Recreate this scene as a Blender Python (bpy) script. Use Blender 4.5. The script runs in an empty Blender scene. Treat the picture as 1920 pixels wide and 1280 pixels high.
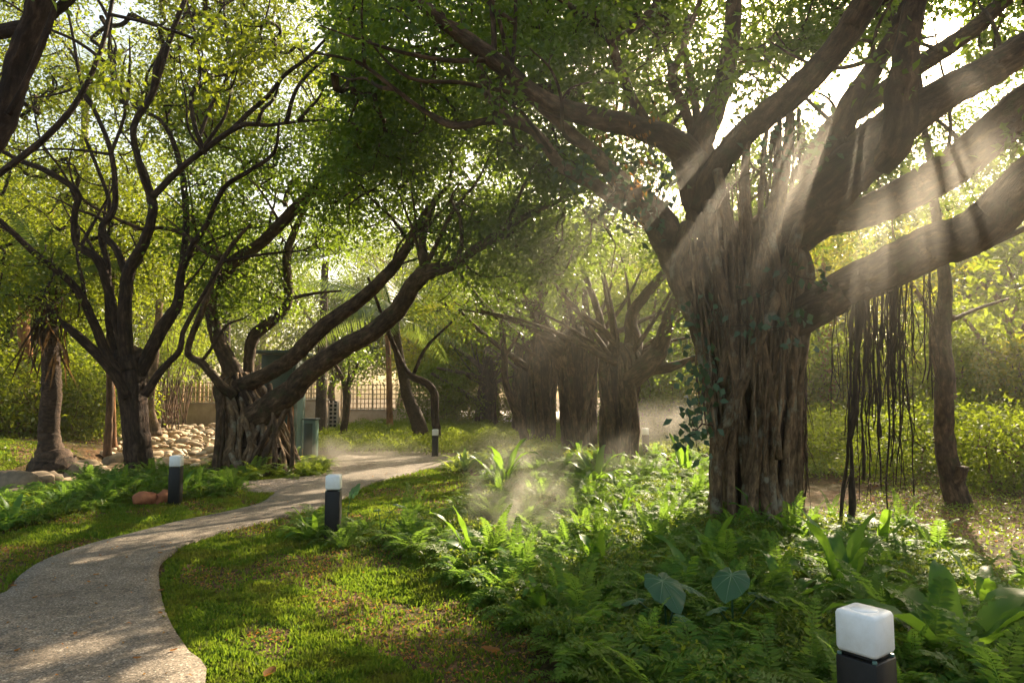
import bpy, math, random
import numpy as np
from mathutils import Vector
R = math.radians
rng = np.random.default_rng(7)
random.seed(7)
scene = bpy.context.scene
COL = scene.collection

# ------------------------------------------------------------------ camera, sky, sun, exposure
F = 1280.0; CAMH = 1.5; PITCH = math.atan(105 / F)
cam_d = bpy.data.cameras.new("camera"); cam = bpy.data.objects.new("camera", cam_d); COL.objects.link(cam)
cam.location = (0, 0, CAMH); cam.rotation_euler = (math.pi / 2 + PITCH, 0, 0)
cam_d.sensor_width = 36; cam_d.lens = 24.0; cam_d.clip_start = 0.05; cam_d.clip_end = 2000
scene.camera = cam
SUN_EL, SUN_AZ = R(31), R(30)          # elevation; azimuth to the right of the view (+Y towards +X)
world = bpy.data.worlds.new("World"); scene.world = world; world.use_nodes = True
wn = world.node_tree.nodes; wl = world.node_tree.links
sky = wn.new('ShaderNodeTexSky'); sky.sky_type = 'NISHITA'; sky.sun_disc = False
sky.sun_elevation = SUN_EL; sky.sun_rotation = SUN_AZ; sky.dust_density = 4.0; sky.air_density = 1.0
bg = wn['Background']; bg.inputs['Strength'].default_value = 0.115
tint = wn.new('ShaderNodeMix'); tint.data_type = 'RGBA'; tint.blend_type = 'MULTIPLY'; tint.inputs[0].default_value = 1.0; tint.inputs[7].default_value = (1.0, .92, .74, 1)
wl.new(sky.outputs[0], tint.inputs[6]); wl.new(tint.outputs[2], bg.inputs['Color'])
sun_d = bpy.data.lights.new("sun", 'SUN'); sun_d.energy = 5.0; sun_d.angle = R(0.5); sun_d.color = (1.0, 0.83, 0.60)
sun = bpy.data.objects.new("sun", sun_d); COL.objects.link(sun)
SD = Vector((math.sin(SUN_AZ) * math.cos(SUN_EL), math.cos(SUN_AZ) * math.cos(SUN_EL), math.sin(SUN_EL)))
sun.rotation_euler = SD.to_track_quat('Z', 'Y').to_euler()
sun.location = SD * 60
scene.view_settings.view_transform = 'Standard'; scene.view_settings.look = 'None'
scene.view_settings.exposure = 1.85; scene.view_settings.gamma = 1.0
scene.cycles.use_denoising = True
try: scene.cycles.denoiser = 'OPENIMAGEDENOISE'
except Exception: pass
scene.cycles.max_bounces = 8; scene.cycles.diffuse_bounces = 4; scene.cycles.transmission_bounces = 5
scene.cycles.glossy_bounces = 2; scene.cycles.volume_bounces = 1; scene.cycles.transparent_max_bounces = 8
scene.cycles.sample_clamp_indirect = 4.0; scene.cycles.volume_max_steps = 128
scene.cycles.caustics_reflective = False; scene.cycles.caustics_refractive = False
scene.cycles.use_adaptive_sampling = True; scene.cycles.adaptive_threshold = 0.012

# ------------------------------------------------------------------ helpers
cp, sp_ = math.cos(PITCH), math.sin(PITCH)
def U(px, py, Y):
    """the world point at forward distance Y on the photograph's sight line (used to survey positions)"""
    a = (px - 960) / F; b = (640 - py) / F
    dy = cp - sp_ * b; dz = sp_ + cp * b
    t = Y / dy
    return np.array([a * t, Y, CAMH + dz * t])
def UA(px, py, Y):
    a = (px - 960) / F; b = (640 - py) / F
    dy = cp - sp_ * b; dz = sp_ + cp * b; t = Y / dy
    return np.stack([a * t, Y, CAMH + dz * t], -1)
def G(px, py, z=0.0):
    a = (px - 960) / F; b = (640 - py) / F
    dy = cp - sp_ * b; dz = sp_ + cp * b
    t = (z - CAMH) / dz
    return (a * t, dy * t)

def ss(x, a, b):
    t = np.clip((x - a) / (b - a), 0, 1); return t * t * (3 - 2 * t)
STREAM = [(-14, 5.0), (-9.2, 8.6), (-8.1, 10.8), (-8.6, 13.5), (-9.2, 16.5), (-8.8, 20), (-8.2, 22.5), (-10, 27)]
def dist_poly(x, y, P):
    x = np.asarray(x, float); y = np.asarray(y, float); d = np.full(np.broadcast(x, y).shape, 1e9)
    for (ax, ay), (bx, by) in zip(P[:-1], P[1:]):
        vx, vy = bx - ax, by - ay
        t = np.clip(((x - ax) * vx + (y - ay) * vy) / (vx * vx + vy * vy), 0, 1)
        d = np.minimum(d, np.hypot(x - ax - t * vx, y - ay - t * vy))
    return d
def gz(x, y):
    x = np.asarray(x, float); y = np.asarray(y, float)
    z = 0.05 * np.sin(x * .9 + 1.3) * np.sin(y * .7) * ss(np.abs(x), 4, 7)
    z = z + 0.55 * ss(x, 5.0, 9.0) * ss(y, 11, 18)                      # leafy bank on the right
    z = z + 0.55 * ss(-x, 9.3, 12.5) * ss(y, 7, 11) * (1 - ss(y, 15, 24) * .85)  # bank on the left
    ds = dist_poly(x, y, STREAM)
    z = z - 0.42 * (1 - ss(ds, 0.55, 1.25))
    return z
def gzf(x, y): return float(gz(x, y))

class Geo:
    def __init__(s): s.V = []; s.Q = []; s.n = 0; s.A = []
    def add(s, V, Q, A=None):
        V = np.asarray(V, np.float32); Q = np.asarray(Q, np.int64)
        if Q.ndim == 2 and Q.shape[1] == 3: Q = np.concatenate([Q, np.full((len(Q), 1), -10**9)], 1)
        s.V.append(V); s.Q.append(Q + s.n); s.n += len(V)
        s.A.append(np.asarray(A, np.float32) if A is not None else V)
    def box(s, c, size, rot=0.0, bev=0.0, top=1.0):
        hx, hy, hz = [k / 2 for k in size]
        b = min(bev, hx * .9, hy * .9, hz * .9)
        ca, sa = math.cos(rot), math.sin(rot)
        if b <= 0: rings = [(-hz, 0), (hz, 0)]
        else: rings = [(-hz, b), (-hz + b * .3, b * .3), (-hz + b, 0), (hz - b, 0), (hz - b * .3, b * .3), (hz, b)]
        V = []; k = 0
        for z, ins in rings:
            x, y = hx - ins, hy - ins
            f = top if z > 0 else 1
            c8 = max(b - ins * .3, 0.0001) * (.6 if b > 0 else 0)
            pts = [(-x + c8, -y), (x - c8, -y), (x, -y + c8), (x, y - c8), (x - c8, y), (-x + c8, y), (-x, y - c8), (-x, -y + c8)] if b > 0 else [(-x, -y), (x, -y), (x, y), (-x, y)]
            for (u, v) in pts:
                u *= f; v *= f
                V.append((c[0] + u * ca - v * sa, c[1] + u * sa + v * ca, c[2] + z))
        m = 8 if b > 0 else 4; Q = []
        for r in range(len(rings) - 1):
            for i in range(m):
                j = (i + 1) % m
                Q.append((r * m + i, r * m + j, (r + 1) * m + j, (r + 1) * m + i))
        if m == 4: Q += [(3, 2, 1, 0), (4, 5, 6, 7)]
        else:
            o = (len(rings) - 1) * 8
            Q += [(7, 2, 1, 0), (6, 3, 2, 7), (5, 4, 3, 6), (o, o + 1, o + 2, o + 7), (o + 7, o + 2, o + 3, o + 6), (o + 6, o + 3, o + 4, o + 5)]
        s.add(V, Q)
    def bar(s, a, b, r, n=6):
        t = tube([a, b], [r, r], n, 0); s.add(*t)
    def mesh(s, name, off=(0, 0, 0), smooth=False, attr=True):
        V = np.concatenate(s.V) - np.asarray(off, np.float32); Q = np.concatenate(s.Q)
        me = bpy.data.meshes.new(name)
        tri = Q[:, 3] < 0
        me.vertices.add(len(V)); me.vertices.foreach_set("co", V.astype(np.float32).ravel())
        if tri.any():
            lt = np.where(tri, 3, 4); loops = Q.ravel()[(np.arange(4)[None, :] < lt[:, None]).ravel()]
        else:
            lt = np.full(len(Q), 4); loops = Q.ravel()
        ls = np.concatenate([[0], np.cumsum(lt)[:-1]])
        me.loops.add(len(loops)); me.loops.foreach_set("vertex_index", loops.astype(np.int32))
        me.polygons.add(len(Q)); me.polygons.foreach_set("loop_start", ls.astype(np.int32))
        me.polygons.foreach_set("loop_total", lt.astype(np.int32))
        if smooth: me.polygons.foreach_set("use_smooth", np.ones(len(Q), bool))
        if attr:
            at = me.attributes.new("bk", 'FLOAT_VECTOR', 'POINT')
            at.data.foreach_set("vector", np.concatenate(s.A).astype(np.float32).ravel())
        me.update(calc_edges=True)
        return me

def catmull(P, n):
    P = np.asarray(P, float)
    if n <= 1 or len(P) < 3: return P
    E = np.concatenate([[2 * P[0] - P[1]], P, [2 * P[-1] - P[-2]]])
    out = []
    for i in range(len(P) - 1):
        p0, p1, p2, p3 = E[i], E[i + 1], E[i + 2], E[i + 3]
        t = np.linspace(0, 1, n, endpoint=False)[:, None]
        out.append(.5 * (2 * p1 + (p2 - p0) * t + (2 * p0 - 5 * p1 + 4 * p2 - p3) * t ** 2 + (3 * p1 - p0 - 3 * p2 + p3) * t ** 3))
    out.append(P[-1:])
    return np.concatenate(out)
def nrm(v): return v / np.maximum(np.linalg.norm(v, axis=-1, keepdims=True), 1e-9)
def tube(P, Rr, sides=8, sub=4, wob=0.0, flute=0.0, fk=5, seed=0, cap=True):
    PR = catmull(np.concatenate([np.asarray(P, float), np.asarray(Rr, float)[:, None]], 1), sub)
    P, r = PR[:, :3], np.maximum(PR[:, 3], .0015)
    n = len(P)
    if wob > 0:
        g = np.random.default_rng(seed + 11)
        P = P + g.normal(0, 1, P.shape) * (r * wob)[:, None] * np.array([1, 1, .5])
    T = nrm(np.gradient(P, axis=0))
    a = np.array([0, 0, 1.0]) if abs(T[0][2]) < .9 else np.array([1.0, 0, 0])
    N = np.empty_like(P); N[0] = nrm(np.cross(T[0], a))
    for i in range(1, n):
        v = N[i - 1] - T[i] * N[i - 1].dot(T[i]); N[i] = v / max(np.linalg.norm(v), 1e-9)
    B = np.cross(T, N)
    th = np.linspace(0, 2 * np.pi, sides, endpoint=False)
    L = np.concatenate([[0], np.cumsum(np.linalg.norm(np.diff(P, axis=0), axis=1))])
    rr = r[:, None] * np.ones(sides)[None, :]
    if flute > 0:
        rr = rr * (1 + flute * np.sin(fk * th[None, :] + 1.7 * np.sin(L * 1.1 + seed)[:, None] + seed) + flute * .6 * np.sin((fk * 2 + 1) * th[None, :] + L[:, None] * 1.3 + seed * 2))
    V = P[:, None, :] + rr[..., None] * (np.cos(th)[None, :, None] * N[:, None, :] + np.sin(th)[None, :, None] * B[:, None, :])
    A = np.stack([rr * np.cos(th) + seed * 1.37, rr * np.sin(th), np.repeat(L[:, None], sides, 1)], -1)
    i = np.arange(n - 1)[:, None] * sides; j = np.arange(sides)[None, :]; k = (j + 1) % sides
    Q = np.stack([i + j, i + k, i + sides + k, i + sides + j], -1).reshape(-1, 4)
    V = V.reshape(-1, 3); A = A.reshape(-1, 3)
    if cap:
        V = np.concatenate([V, P[:1], P[-1:]]); A = np.concatenate([A, A[:1], A[-1:]])
        c0, c1 = n * sides, n * sides + 1; e = (n - 1) * sides
        jj = np.arange(sides); kk = (jj + 1) % sides
        C = np.concatenate([np.stack([kk, jj, np.full(sides, c0), np.full(sides, -10**9)], -1), np.stack([e + jj, e + kk, np.full(sides, c1), np.full(sides, -10**9)], -1)])
        Q = np.concatenate([Q, C])
    return V, Q, A

def obj(name, mesh, mat, parent=None, loc=None, kind=None):
    o = bpy.data.objects.new(name, mesh); COL.objects.link(o)
    if mesh and mat and not mesh.materials: mesh.materials.append(mat)
    if parent: o.parent = parent
    if loc is not None: o.location = loc
    if kind: o['kind'] = kind
    return o
def tag(o, label, cat, group=None, kind=None):
    o['label'] = label; o['category'] = cat
    if group: o['group'] = group
    if kind: o['kind'] = kind
    return o
def thing(name, label, cat, loc, group=None, rz=0):
    o = bpy.data.objects.new(name, None); COL.objects.link(o); o.location = loc; o.rotation_euler = (0, 0, rz)
    o.empty_display_size = .2
    return tag(o, label, cat, group)
def dup(root, loc, rz=0, s=1.0, label=None, group=None):
    r = root.copy(); COL.objects.link(r); r.location = loc; r.rotation_euler = (0, 0, rz); r.scale = (s, s, s)
    if label: r['label'] = label
    if group: r['group'] = group
    for ch in root.children:
        c = ch.copy(); COL.objects.link(c); c.parent = r
        for g in ch.children:
            d = g.copy(); COL.objects.link(d); d.parent = c
    return r

# ------------------------------------------------------------------ materials
def mat(name):
    m = bpy.data.materials.new(name); m.use_nodes = True
    nt = m.node_tree; return m, nt.nodes, nt.links, nt.nodes['Principled BSDF'], nt.nodes['Material Output']
def ramp(nd, stops):
    r = nd.new('ShaderNodeValToRGB'); e = r.color_ramp.elements
    while len(e) < len(stops): e.new(.5)
    for i, (p, c) in enumerate(stops): e[i].position = p; e[i].color = (*c, 1)
    return r
def noise(nd, lk, vec, scale, detail=4, rough=.6):
    n = nd.new('ShaderNodeTexNoise'); n.inputs['Scale'].default_value = scale
    n.inputs['Detail'].default_value = detail; n.inputs['Roughness'].default_value = rough
    if vec is not None: lk.new(vec, n.inputs['Vector'])
    return n
def mixc(nd, lk, fac, a, b, mode='MIX'):
    m = nd.new('ShaderNodeMix'); m.data_type = 'RGBA'; m.blend_type = mode
    for s, v in ((0, fac), (6, a), (7, b)):
        if hasattr(v, 'is_output'): lk.new(v, m.inputs[s])
        elif isinstance(v, tuple): m.inputs[s].default_value = (*v, 1)
        else: m.inputs[s].default_value = v
    return m.outputs[2]
def leafmat(name, cols, trans=(.35, .5, .05), tf=.45, rough=.45, spec=.35, patch=None, pscale=1.2):
    m, nd, lk, p, out = mat(name)
    geo = nd.new('ShaderNodeNewGeometry'); 
    n = len(cols); r = ramp(nd, [(i / (n - 1) if n > 1 else 0, c) for i, c in enumerate(cols)])
    lk.new(geo.outputs['Random Per Island'], r.inputs[0]); col = r.outputs[0]
    if patch:
        nz = noise(nd, lk, geo.outputs['Position'], pscale, 2)
        rr = ramp(nd, [(.45, (0, 0, 0)), (.62, (1, 1, 1))]); lk.new(nz.outputs[0], rr.inputs[0])
        col = mixc(nd, lk, rr.outputs[0], col, mixc(nd, lk, .65, col, patch))
    lk.new(col, p.inputs['Base Color']); p.inputs['Roughness'].default_value = rough
    p.inputs['Specular IOR Level'].default_value = spec
    tr = nd.new('ShaderNodeBsdfTranslucent')
    tc = mixc(nd, lk, .6, col, trans); lk.new(tc, tr.inputs['Color'])
    mx = nd.new('ShaderNodeMixShader'); mx.inputs[0].default_value = tf
    lk.new(p.outputs[0], mx.inputs[1]); lk.new(tr.outputs[0], mx.inputs[2]); lk.new(mx.outputs[0], out.inputs['Surface'])
    return m
def barkmat(name, dark, mid, light, sc=9, bump=.5, moss=None, zs=.18, rough=.85):
    m, nd, lk, p, out = mat(name)
    at = nd.new('ShaderNodeAttribute'); at.attribute_name = 'bk'
    mp = nd.new('ShaderNodeMapping'); mp.inputs['Scale'].default_value = (1, 1, zs); lk.new(at.outputs['Vector'], mp.inputs[0])
    n1 = noise(nd, lk, mp.outputs[0], sc * 2, 6, .7); n2 = noise(nd, lk, at.outputs['Vector'], sc * .35, 3)
    r = ramp(nd, [(.3, dark), (.5, mid), (.72, light)]); lk.new(n1.outputs[0], r.inputs[0])
    r2 = ramp(nd, [(.35, (.5, .46, .42)), (.7, (1.2, 1.1, 1.0))]); lk.new(n2.outputs[0], r2.inputs[0])
    c = mixc(nd, lk, 1.0, r.outputs[0], r2.outputs[0], 'MULTIPLY')
    if moss:
        n3 = noise(nd, lk, at.outputs['Vector'], 4.3, 6, .7); r3 = ramp(nd, [(.54, (0, 0, 0)), (.64, (.75, .75, .75))]); lk.new(n3.outputs[0], r3.inputs[0])
        c = mixc(nd, lk, r3.outputs[0], c, moss)
    lk.new(c, p.inputs['Base Color']); p.inputs['Roughness'].default_value = rough; p.inputs['Specular IOR Level'].default_value = .25
    b = nd.new('ShaderNodeBump'); b.inputs['Strength'].default_value = bump; b.inputs['Distance'].default_value = .05
    lk.new(n1.outputs[0], b.inputs['Height']); lk.new(b.outputs[0], p.inputs['Normal'])
    return m
def simplemat(name, c1, c2, sc=6, rough=.7, bump=.2, metal=0, spec=.5, coord='Object'):
    m, nd, lk, p, out = mat(name)
    tc = nd.new('ShaderNodeTexCoord'); n1 = noise(nd, lk, tc.outputs[coord], sc, 6, .65)
    r = ramp(nd, [(.35, c1), (.68, c2)]); lk.new(n1.outputs[0], r.inputs[0]); lk.new(r.outputs[0], p.inputs['Base Color'])
    p.inputs['Roughness'].default_value = rough; p.inputs['Metallic'].default_value = metal; p.inputs['Specular IOR Level'].default_value = spec
    if bump:
        b = nd.new('ShaderNodeBump'); b.inputs['Strength'].default_value = bump; b.inputs['Distance'].default_value = .02
        lk.new(n1.outputs[0], b.inputs['Height']); lk.new(b.outputs[0], p.inputs['Normal'])
    return m
M = {}
M['leaf'] = leafmat('banyan leaves', [(.014, .05, .010), (.025, .075, .012), (.04, .10, .013), (.085, .14, .014)], (.40, .55, .03), .45, .42, .3, (.05, .10, .01), 1.1)
M['leaf_left'] = leafmat('left tree leaves', [(.016, .05, .008), (.035, .085, .01), (.07, .13, .012), (.18, .15, .01)], (.42, .50, .02), .48, .45, .3, (.16, .15, .01), .9)
M['leaf_back'] = leafmat('background leaves', [(.018, .055, .008), (.035, .09, .01), (.07, .14, .012), (.15, .17, .012)], (.46, .55, .025), .5, .55, .15, (.09, .12, .008), .35)
M['leaf_sunlit'] = leafmat('sunlit-coloured shrub leaves', [(.03, .075, .008), (.07, .13, .012), (.14, .19, .012), (.24, .20, .012)], (.66, .62, .02), .55, .55, .15, (.16, .16, .008), .4)  # brighter, yellower copy of the background leaves, sunlight put into the colour
M['leaf_vine'] = leafmat('vine leaves', [(.02, .055, .03), (.035, .08, .04), (.05, .10, .035)], (.22, .34, .08), .25, .4, .4)
M['leaf_dry'] = leafmat('dry leaves', [(.28, .09, .02), (.35, .18, .03), (.2, .08, .03), (.4, .24, .05)], (.7, .3, .05), .4, .6, .2)
M['grass'] = leafmat('grass blades', [(.022, .06, .008), (.04, .095, .01), (.07, .14, .012), (.13, .13, .02)], (.36, .52, .03), .40, .6, .12, (.13, .075, .02), 2.2)
M['fern'] = leafmat('fern fronds', [(.026, .08, .012), (.05, .125, .016), (.085, .17, .02), (.14, .20, .022), (.2, .13, .03)][:4], (.34, .56, .06), .45, .55, .15, (.10, .14, .015), 1.6)
M['fern_sunlit'] = leafmat('sunlit-coloured fern fronds', [(.06, .14, .015), (.1, .19, .02), (.16, .24, .025)], (.6, .7, .06), .5, .4, .35)  # lit copy of the fern colours, with the sun painted in
M['nest'] = leafmat('bird nest fern leaves', [(.025, .09, .012), (.045, .13, .016), (.07, .17, .02)], (.38, .62, .04), .45, .45, .3)
M['taro'] = leafmat('taro leaves', [(.022, .075, .034), (.035, .10, .042)], (.2, .42, .06), .3, .45, .35)
M['rib'] = simplemat('pale leaf rib', (.09, .17, .07), (.14, .22, .09), 5, .5, 0)
M['cover'] = leafmat('ground cover leaves', [(.025, .07, .015), (.045, .11, .018), (.08, .15, .02), (.14, .16, .02)], (.42, .52, .04), .42, .5, .3, (.1, .12, .012), .9)
M['palm'] = leafmat('palm leaflets', [(.03, .08, .02), (.05, .11, .025), (.09, .15, .03)], (.4, .5, .06), .4, .35, .5)
M['dryfrond'] = leafmat('dead palm fronds', [(.02, .013, .008), (.04, .026, .014), (.07, .045, .022)], (.3, .17, .06), .25, .7, .1)
M['bark_banyan'] = barkmat('banyan bark', (.022, .013, .008), (.085, .055, .034), (.24, .165, .105), 7, .9, (.05, .05, .02), .4)
M['strand'] = barkmat('root strands', (.04, .024, .014), (.17, .112, .066), (.38, .27, .165), 10, .8, (.25, .23, .17), .35)
M['bark_pale'] = barkmat('pale mottled bark', (.05, .032, .02), (.17, .115, .072), (.38, .28, .19), 5, .5, None, .8)
M['bark_dark'] = barkmat('rough dark bark', (.012, .007, .005), (.045, .027, .018), (.13, .085, .06), 11, 1.0, None, .25)
M['bark_back'] = barkmat('background bark', (.05, .03, .018), (.14, .085, .05), (.26, .17, .1), 8, .5)
M['bark_red'] = barkmat('reddish bark', (.11, .05, .022), (.28, .13, .05), (.42, .23, .1), 6, .4, None, .4)
M['root'] = barkmat('hanging roots', (.015, .01, .008), (.045, .03, .02), (.1, .07, .045), 15, .6)
M['palmtrunk'] = barkmat('palm bark', (.02, .012, .008), (.07, .045, .03), (.17, .12, .08), 6, .8, None, 2.5)

# path: exposed aggregate
m, nd, lk, p, out = mat('exposed aggregate'); M['path'] = m
geo = nd.new('ShaderNodeNewGeometry'); v1 = nd.new('ShaderNodeTexVoronoi'); v1.inputs['Scale'].default_value = 105
lk.new(geo.outputs['Position'], v1.inputs['Vector'])
sx = nd.new('ShaderNodeSeparateColor'); lk.new(v1.outputs['Color'], sx.inputs[0])
r = ramp(nd, [(0, (.06, .05, .038)), (.35, (.14, .115, .085)), (.7, (.215, .175, .13)), (.93, (.29, .25, .2)), (1, (.46, .41, .34))]); lk.new(sx.outputs[0], r.inputs[0])
n2 = noise(nd, lk, geo.outputs['Position'], 1.1, 5); r2 = ramp(nd, [(.3, (.66, .63, .6)), (.7, (1.1, 1.06, 1.0))]); lk.new(n2.outputs[0], r2.inputs[0])
lk.new(mixc(nd, lk, 1.0, r.outputs[0], r2.outputs[0], 'MULTIPLY'), p.inputs['Base Color']); p.inputs['Roughness'].default_value = .8
n4 = noise(nd, lk, geo.outputs['Position'], 3.1, 7, .75); r4 = ramp(nd, [(.38, (.6, .56, .5)), (.5, (1, 1, 1))]); lk.new(n4.outputs[0], r4.inputs[0]); _s = p.inputs['Base Color'].links[0].from_socket; lk.new(mixc(nd, lk, .8, _s, r4.outputs[0], 'MULTIPLY'), p.inputs['Base Color'])
b = nd.new('ShaderNodeBump'); b.inputs['Strength'].default_value = .5; b.inputs['Distance'].default_value = .006
lk.new(v1.outputs['Distance'], b.inputs['Height']); b.invert = True; lk.new(b.outputs[0], p.inputs['Normal'])
# gravel
m, nd, lk, p, out = mat('loose gravel'); M['gravel'] = m
geo = nd.new('ShaderNodeNewGeometry'); v1 = nd.new('ShaderNodeTexVoronoi'); v1.inputs['Scale'].default_value = 28; lk.new(geo.outputs['Position'], v1.inputs['Vector'])
sx = nd.new('ShaderNodeSeparateColor'); lk.new(v1.outputs['Color'], sx.inputs[0])
r = ramp(nd, [(0, (.12, .09, .07)), (.5, (.27, .21, .16)), (1, (.45, .38, .31))]); lk.new(sx.outputs[0], r.inputs[0]); lk.new(r.outputs[0], p.inputs['Base Color']); p.inputs['Roughness'].default_value = .9
b = nd.new('ShaderNodeBump'); b.inputs['Strength'].default_value = 1; b.inputs['Distance'].default_value = .03; b.invert = True; lk.new(v1.outputs['Distance'], b.inputs['Height']); lk.new(b.outputs[0], p.inputs['Normal'])
# soil
m, nd, lk, p, out = mat('soil and litter'); M['soil'] = m
geo = nd.new('ShaderNodeNewGeometry')
n1 = noise(nd, lk, geo.outputs['Position'], 14, 8, .7); n2 = noise(nd, lk, geo.outputs['Position'], .8, 4); v1 = nd.new('ShaderNodeTexVoronoi'); v1.inputs['Scale'].default_value = 22; lk.new(geo.outputs['Position'], v1.inputs['Vector'])
r = ramp(nd, [(.3, (.025, .015, .007)), (.52, (.085, .045, .02)), (.72, (.20, .11, .05))]); lk.new(n1.outputs[0], r.inputs[0])
sx = nd.new('ShaderNodeSeparateColor'); lk.new(v1.outputs['Color'], sx.inputs[0])
r3 = ramp(nd, [(.55, (0, 0, 0)), (.8, (.7, .7, .7))]); lk.new(sx.outputs[0], r3.inputs[0])
c = mixc(nd, lk, r3.outputs[0], r.outputs[0], (.2, .115, .06))
r2 = ramp(nd, [(.4, (0, 0, 0)), (.62, (.55, .55, .55))]); lk.new(n2.outputs[0], r2.inputs[0])
c = mixc(nd, lk, r2.outputs[0], c, (.045, .06, .015)); lk.new(c, p.inputs['Base Color']); p.inputs['Roughness'].default_value = .95; p.inputs['Specular IOR Level'].default_value = .15
b = nd.new('ShaderNodeBump'); b.inputs['Strength'].default_value = .9; b.inputs['Distance'].default_value = .04; lk.new(n1.outputs[0], b.inputs['Height']); lk.new(b.outputs[0], p.inputs['Normal'])
M['plaza'] = simplemat('pale sunlit paving', (.5, .44, .36), (.7, .64, .55), 2, .8, .1)
M['wall'] = simplemat('rendered concrete', (.42, .29, .19), (.66, .52, .38), 1.3, .9, .25)
M['wall_cap'] = simplemat('concrete coping', (.4, .33, .26), (.55, .48, .4), 3, .85, .2)
M['wood'] = simplemat('pale timber', (.52, .35, .19), (.74, .55, .34), 5, .7, .15)
M['green'] = simplemat('dark green painted metal', (.012, .035, .028), (.02, .05, .04), 3, .5, .05)
M['green2'] = simplemat('faded green metal', (.06, .12, .10), (.10, .18, .15), 4, .4, .05)
M['stone'] = simplemat('river stone', (.38, .30, .21), (.70, .62, .50), 3, .8, .25)
_nt = M['stone'].node_tree; _p = _nt.nodes['Principled BSDF']; _oi = _nt.nodes.new('ShaderNodeObjectInfo'); _r = ramp(_nt.nodes, [(0, (.45, .40, .33)), (.3, (1.05, .95, .8)), (.6, (.8, .62, .45)), (1, (1.15, 1.1, 1.05))])
_nt.links.new(_oi.outputs['Random'], _r.inputs[0]); _src = _p.inputs['Base Color'].links[0].from_socket; _nt.links.new(mixc(_nt.nodes, _nt.links, 1.0, _src, _r.outputs[0], 'MULTIPLY'), _p.inputs['Base Color'])
M['boulder'] = simplemat('mossy boulder', (.08, .06, .035), (.26, .19, .12), 4, .85, .5)
M['redrock'] = simplemat('red sandstone', (.20, .06, .025), (.42, .15, .06), 7, .85, .5)
M['black'] = simplemat('black powder coat', (.006, .0055, .0055), (.011, .010, .010), 30, .5, .03, 0, .3)
M['benchstone'] = simplemat('bench stone', (.3, .25, .2), (.45, .38, .3), 5, .85, .2)
m, nd, lk, p, out = mat('frosted white acrylic'); M['acrylic'] = m; tc = nd.new('ShaderNodeTexCoord'); n1 = noise(nd, lk, tc.outputs['Object'], 14, 6, .7); r1 = ramp(nd, [(.3, (.75, .74, .71)), (.55, (.84, .84, .83))])
lk.new(n1.outputs[0], r1.inputs[0]); lk.new(r1.outputs[0], p.inputs['Base Color']); p.inputs['Roughness'].default_value = .35; p.inputs['Subsurface Weight'].default_value = .35; p.inputs['Subsurface Radius'].default_value = (.05, .05, .05)
m, nd, lk, p, out = mat('clear plastic sheet'); M['plastic'] = m
p.inputs['Base Color'].default_value = (.35, .5, .45, 1); p.inputs['Roughness'].default_value = .25; p.inputs['Transmission Weight'].default_value = .35
m, nd, lk, p, out = mat('stream water'); M['water'] = m
geo = nd.new('ShaderNodeNewGeometry'); n1 = noise(nd, lk, geo.outputs['Position'], 7, 3)
p.inputs['Base Color'].default_value = (.09, .075, .05, 1); p.inputs['Roughness'].default_value = .07; p.inputs['Specular IOR Level'].default_value = .8
b = nd.new('ShaderNodeBump'); b.inputs['Strength'].default_value = .25; b.inputs['Distance'].default_value = .02; lk.new(n1.outputs[0], b.inputs['Height']); lk.new(b.outputs[0], p.inputs['Normal'])

# ------------------------------------------------------------------ ground, path, gravel, water
def sheet(P, z, name, m, thick=0, parent=None, kind='structure'):
    g = Geo()
    return g
def grid_mesh():
    xs = np.unique(np.concatenate([np.linspace(-400, -60, 12), np.linspace(-60, -20, 30), np.linspace(-20, 20, 201), np.linspace(20, 60, 30), np.linspace(60, 400, 12)]))
    ys = np.unique(np.concatenate([np.linspace(-60, -2, 12), np.linspace(-2, 36, 190), np.linspace(36, 80, 25), np.linspace(80, 600, 12)]))
    X, Y = np.meshgrid(xs, ys); Z = gz(X, Y)
    V = np.stack([X, Y, Z], -1).reshape(-1, 3); nx = len(xs)
    i, j = np.meshgrid(np.arange(nx - 1), np.arange(len(ys) - 1)); a = (j * nx + i).ravel()
    g = Geo(); g.add(V, np.stack([a, a + 1, a + nx + 1, a + nx], -1)); return g.mesh('ground', smooth=True)
obj('ground', grid_mesh(), M['soil'], kind='structure')

def resample(P, n):
    P = np.asarray(P, float); P = catmull(P, 6)
    L = np.concatenate([[0], np.cumsum(np.linalg.norm(np.diff(P, axis=0), axis=1))])
    t = np.linspace(0, L[-1], n); return np.stack([np.interp(t, L, P[:, k]) for k in range(P.shape[1])], -1)
PL = [(-3.0, -2), (-3.6, 1.0), (-4.15, 3.2), (-4.05, 4.5)] + [G(*q) for q in [(0, 1122), (34, 1088), (84, 1055), (168, 1025), (252, 1003), (336, 981), (420, 964), (487, 947), (511, 931), (537, 915), (640, 893), (720, 877), (835, 866), (1000, 862)]]
PR_ = [(-.6, -2), (-.9, .8), (-1.25, 2.4)] + [G(*q) for q in [(386, 1280), (353, 1230), (319, 1176), (302, 1125), (297, 1078), (302, 1058), (322, 1041), (370, 1015), (437, 994), (504, 978), (571, 961), (611, 951), (655, 930), (700, 908), (760, 890), (835, 878), (1000, 870)]]
PLs, PRs = resample(PL, 120), resample(PR_, 120)
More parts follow.
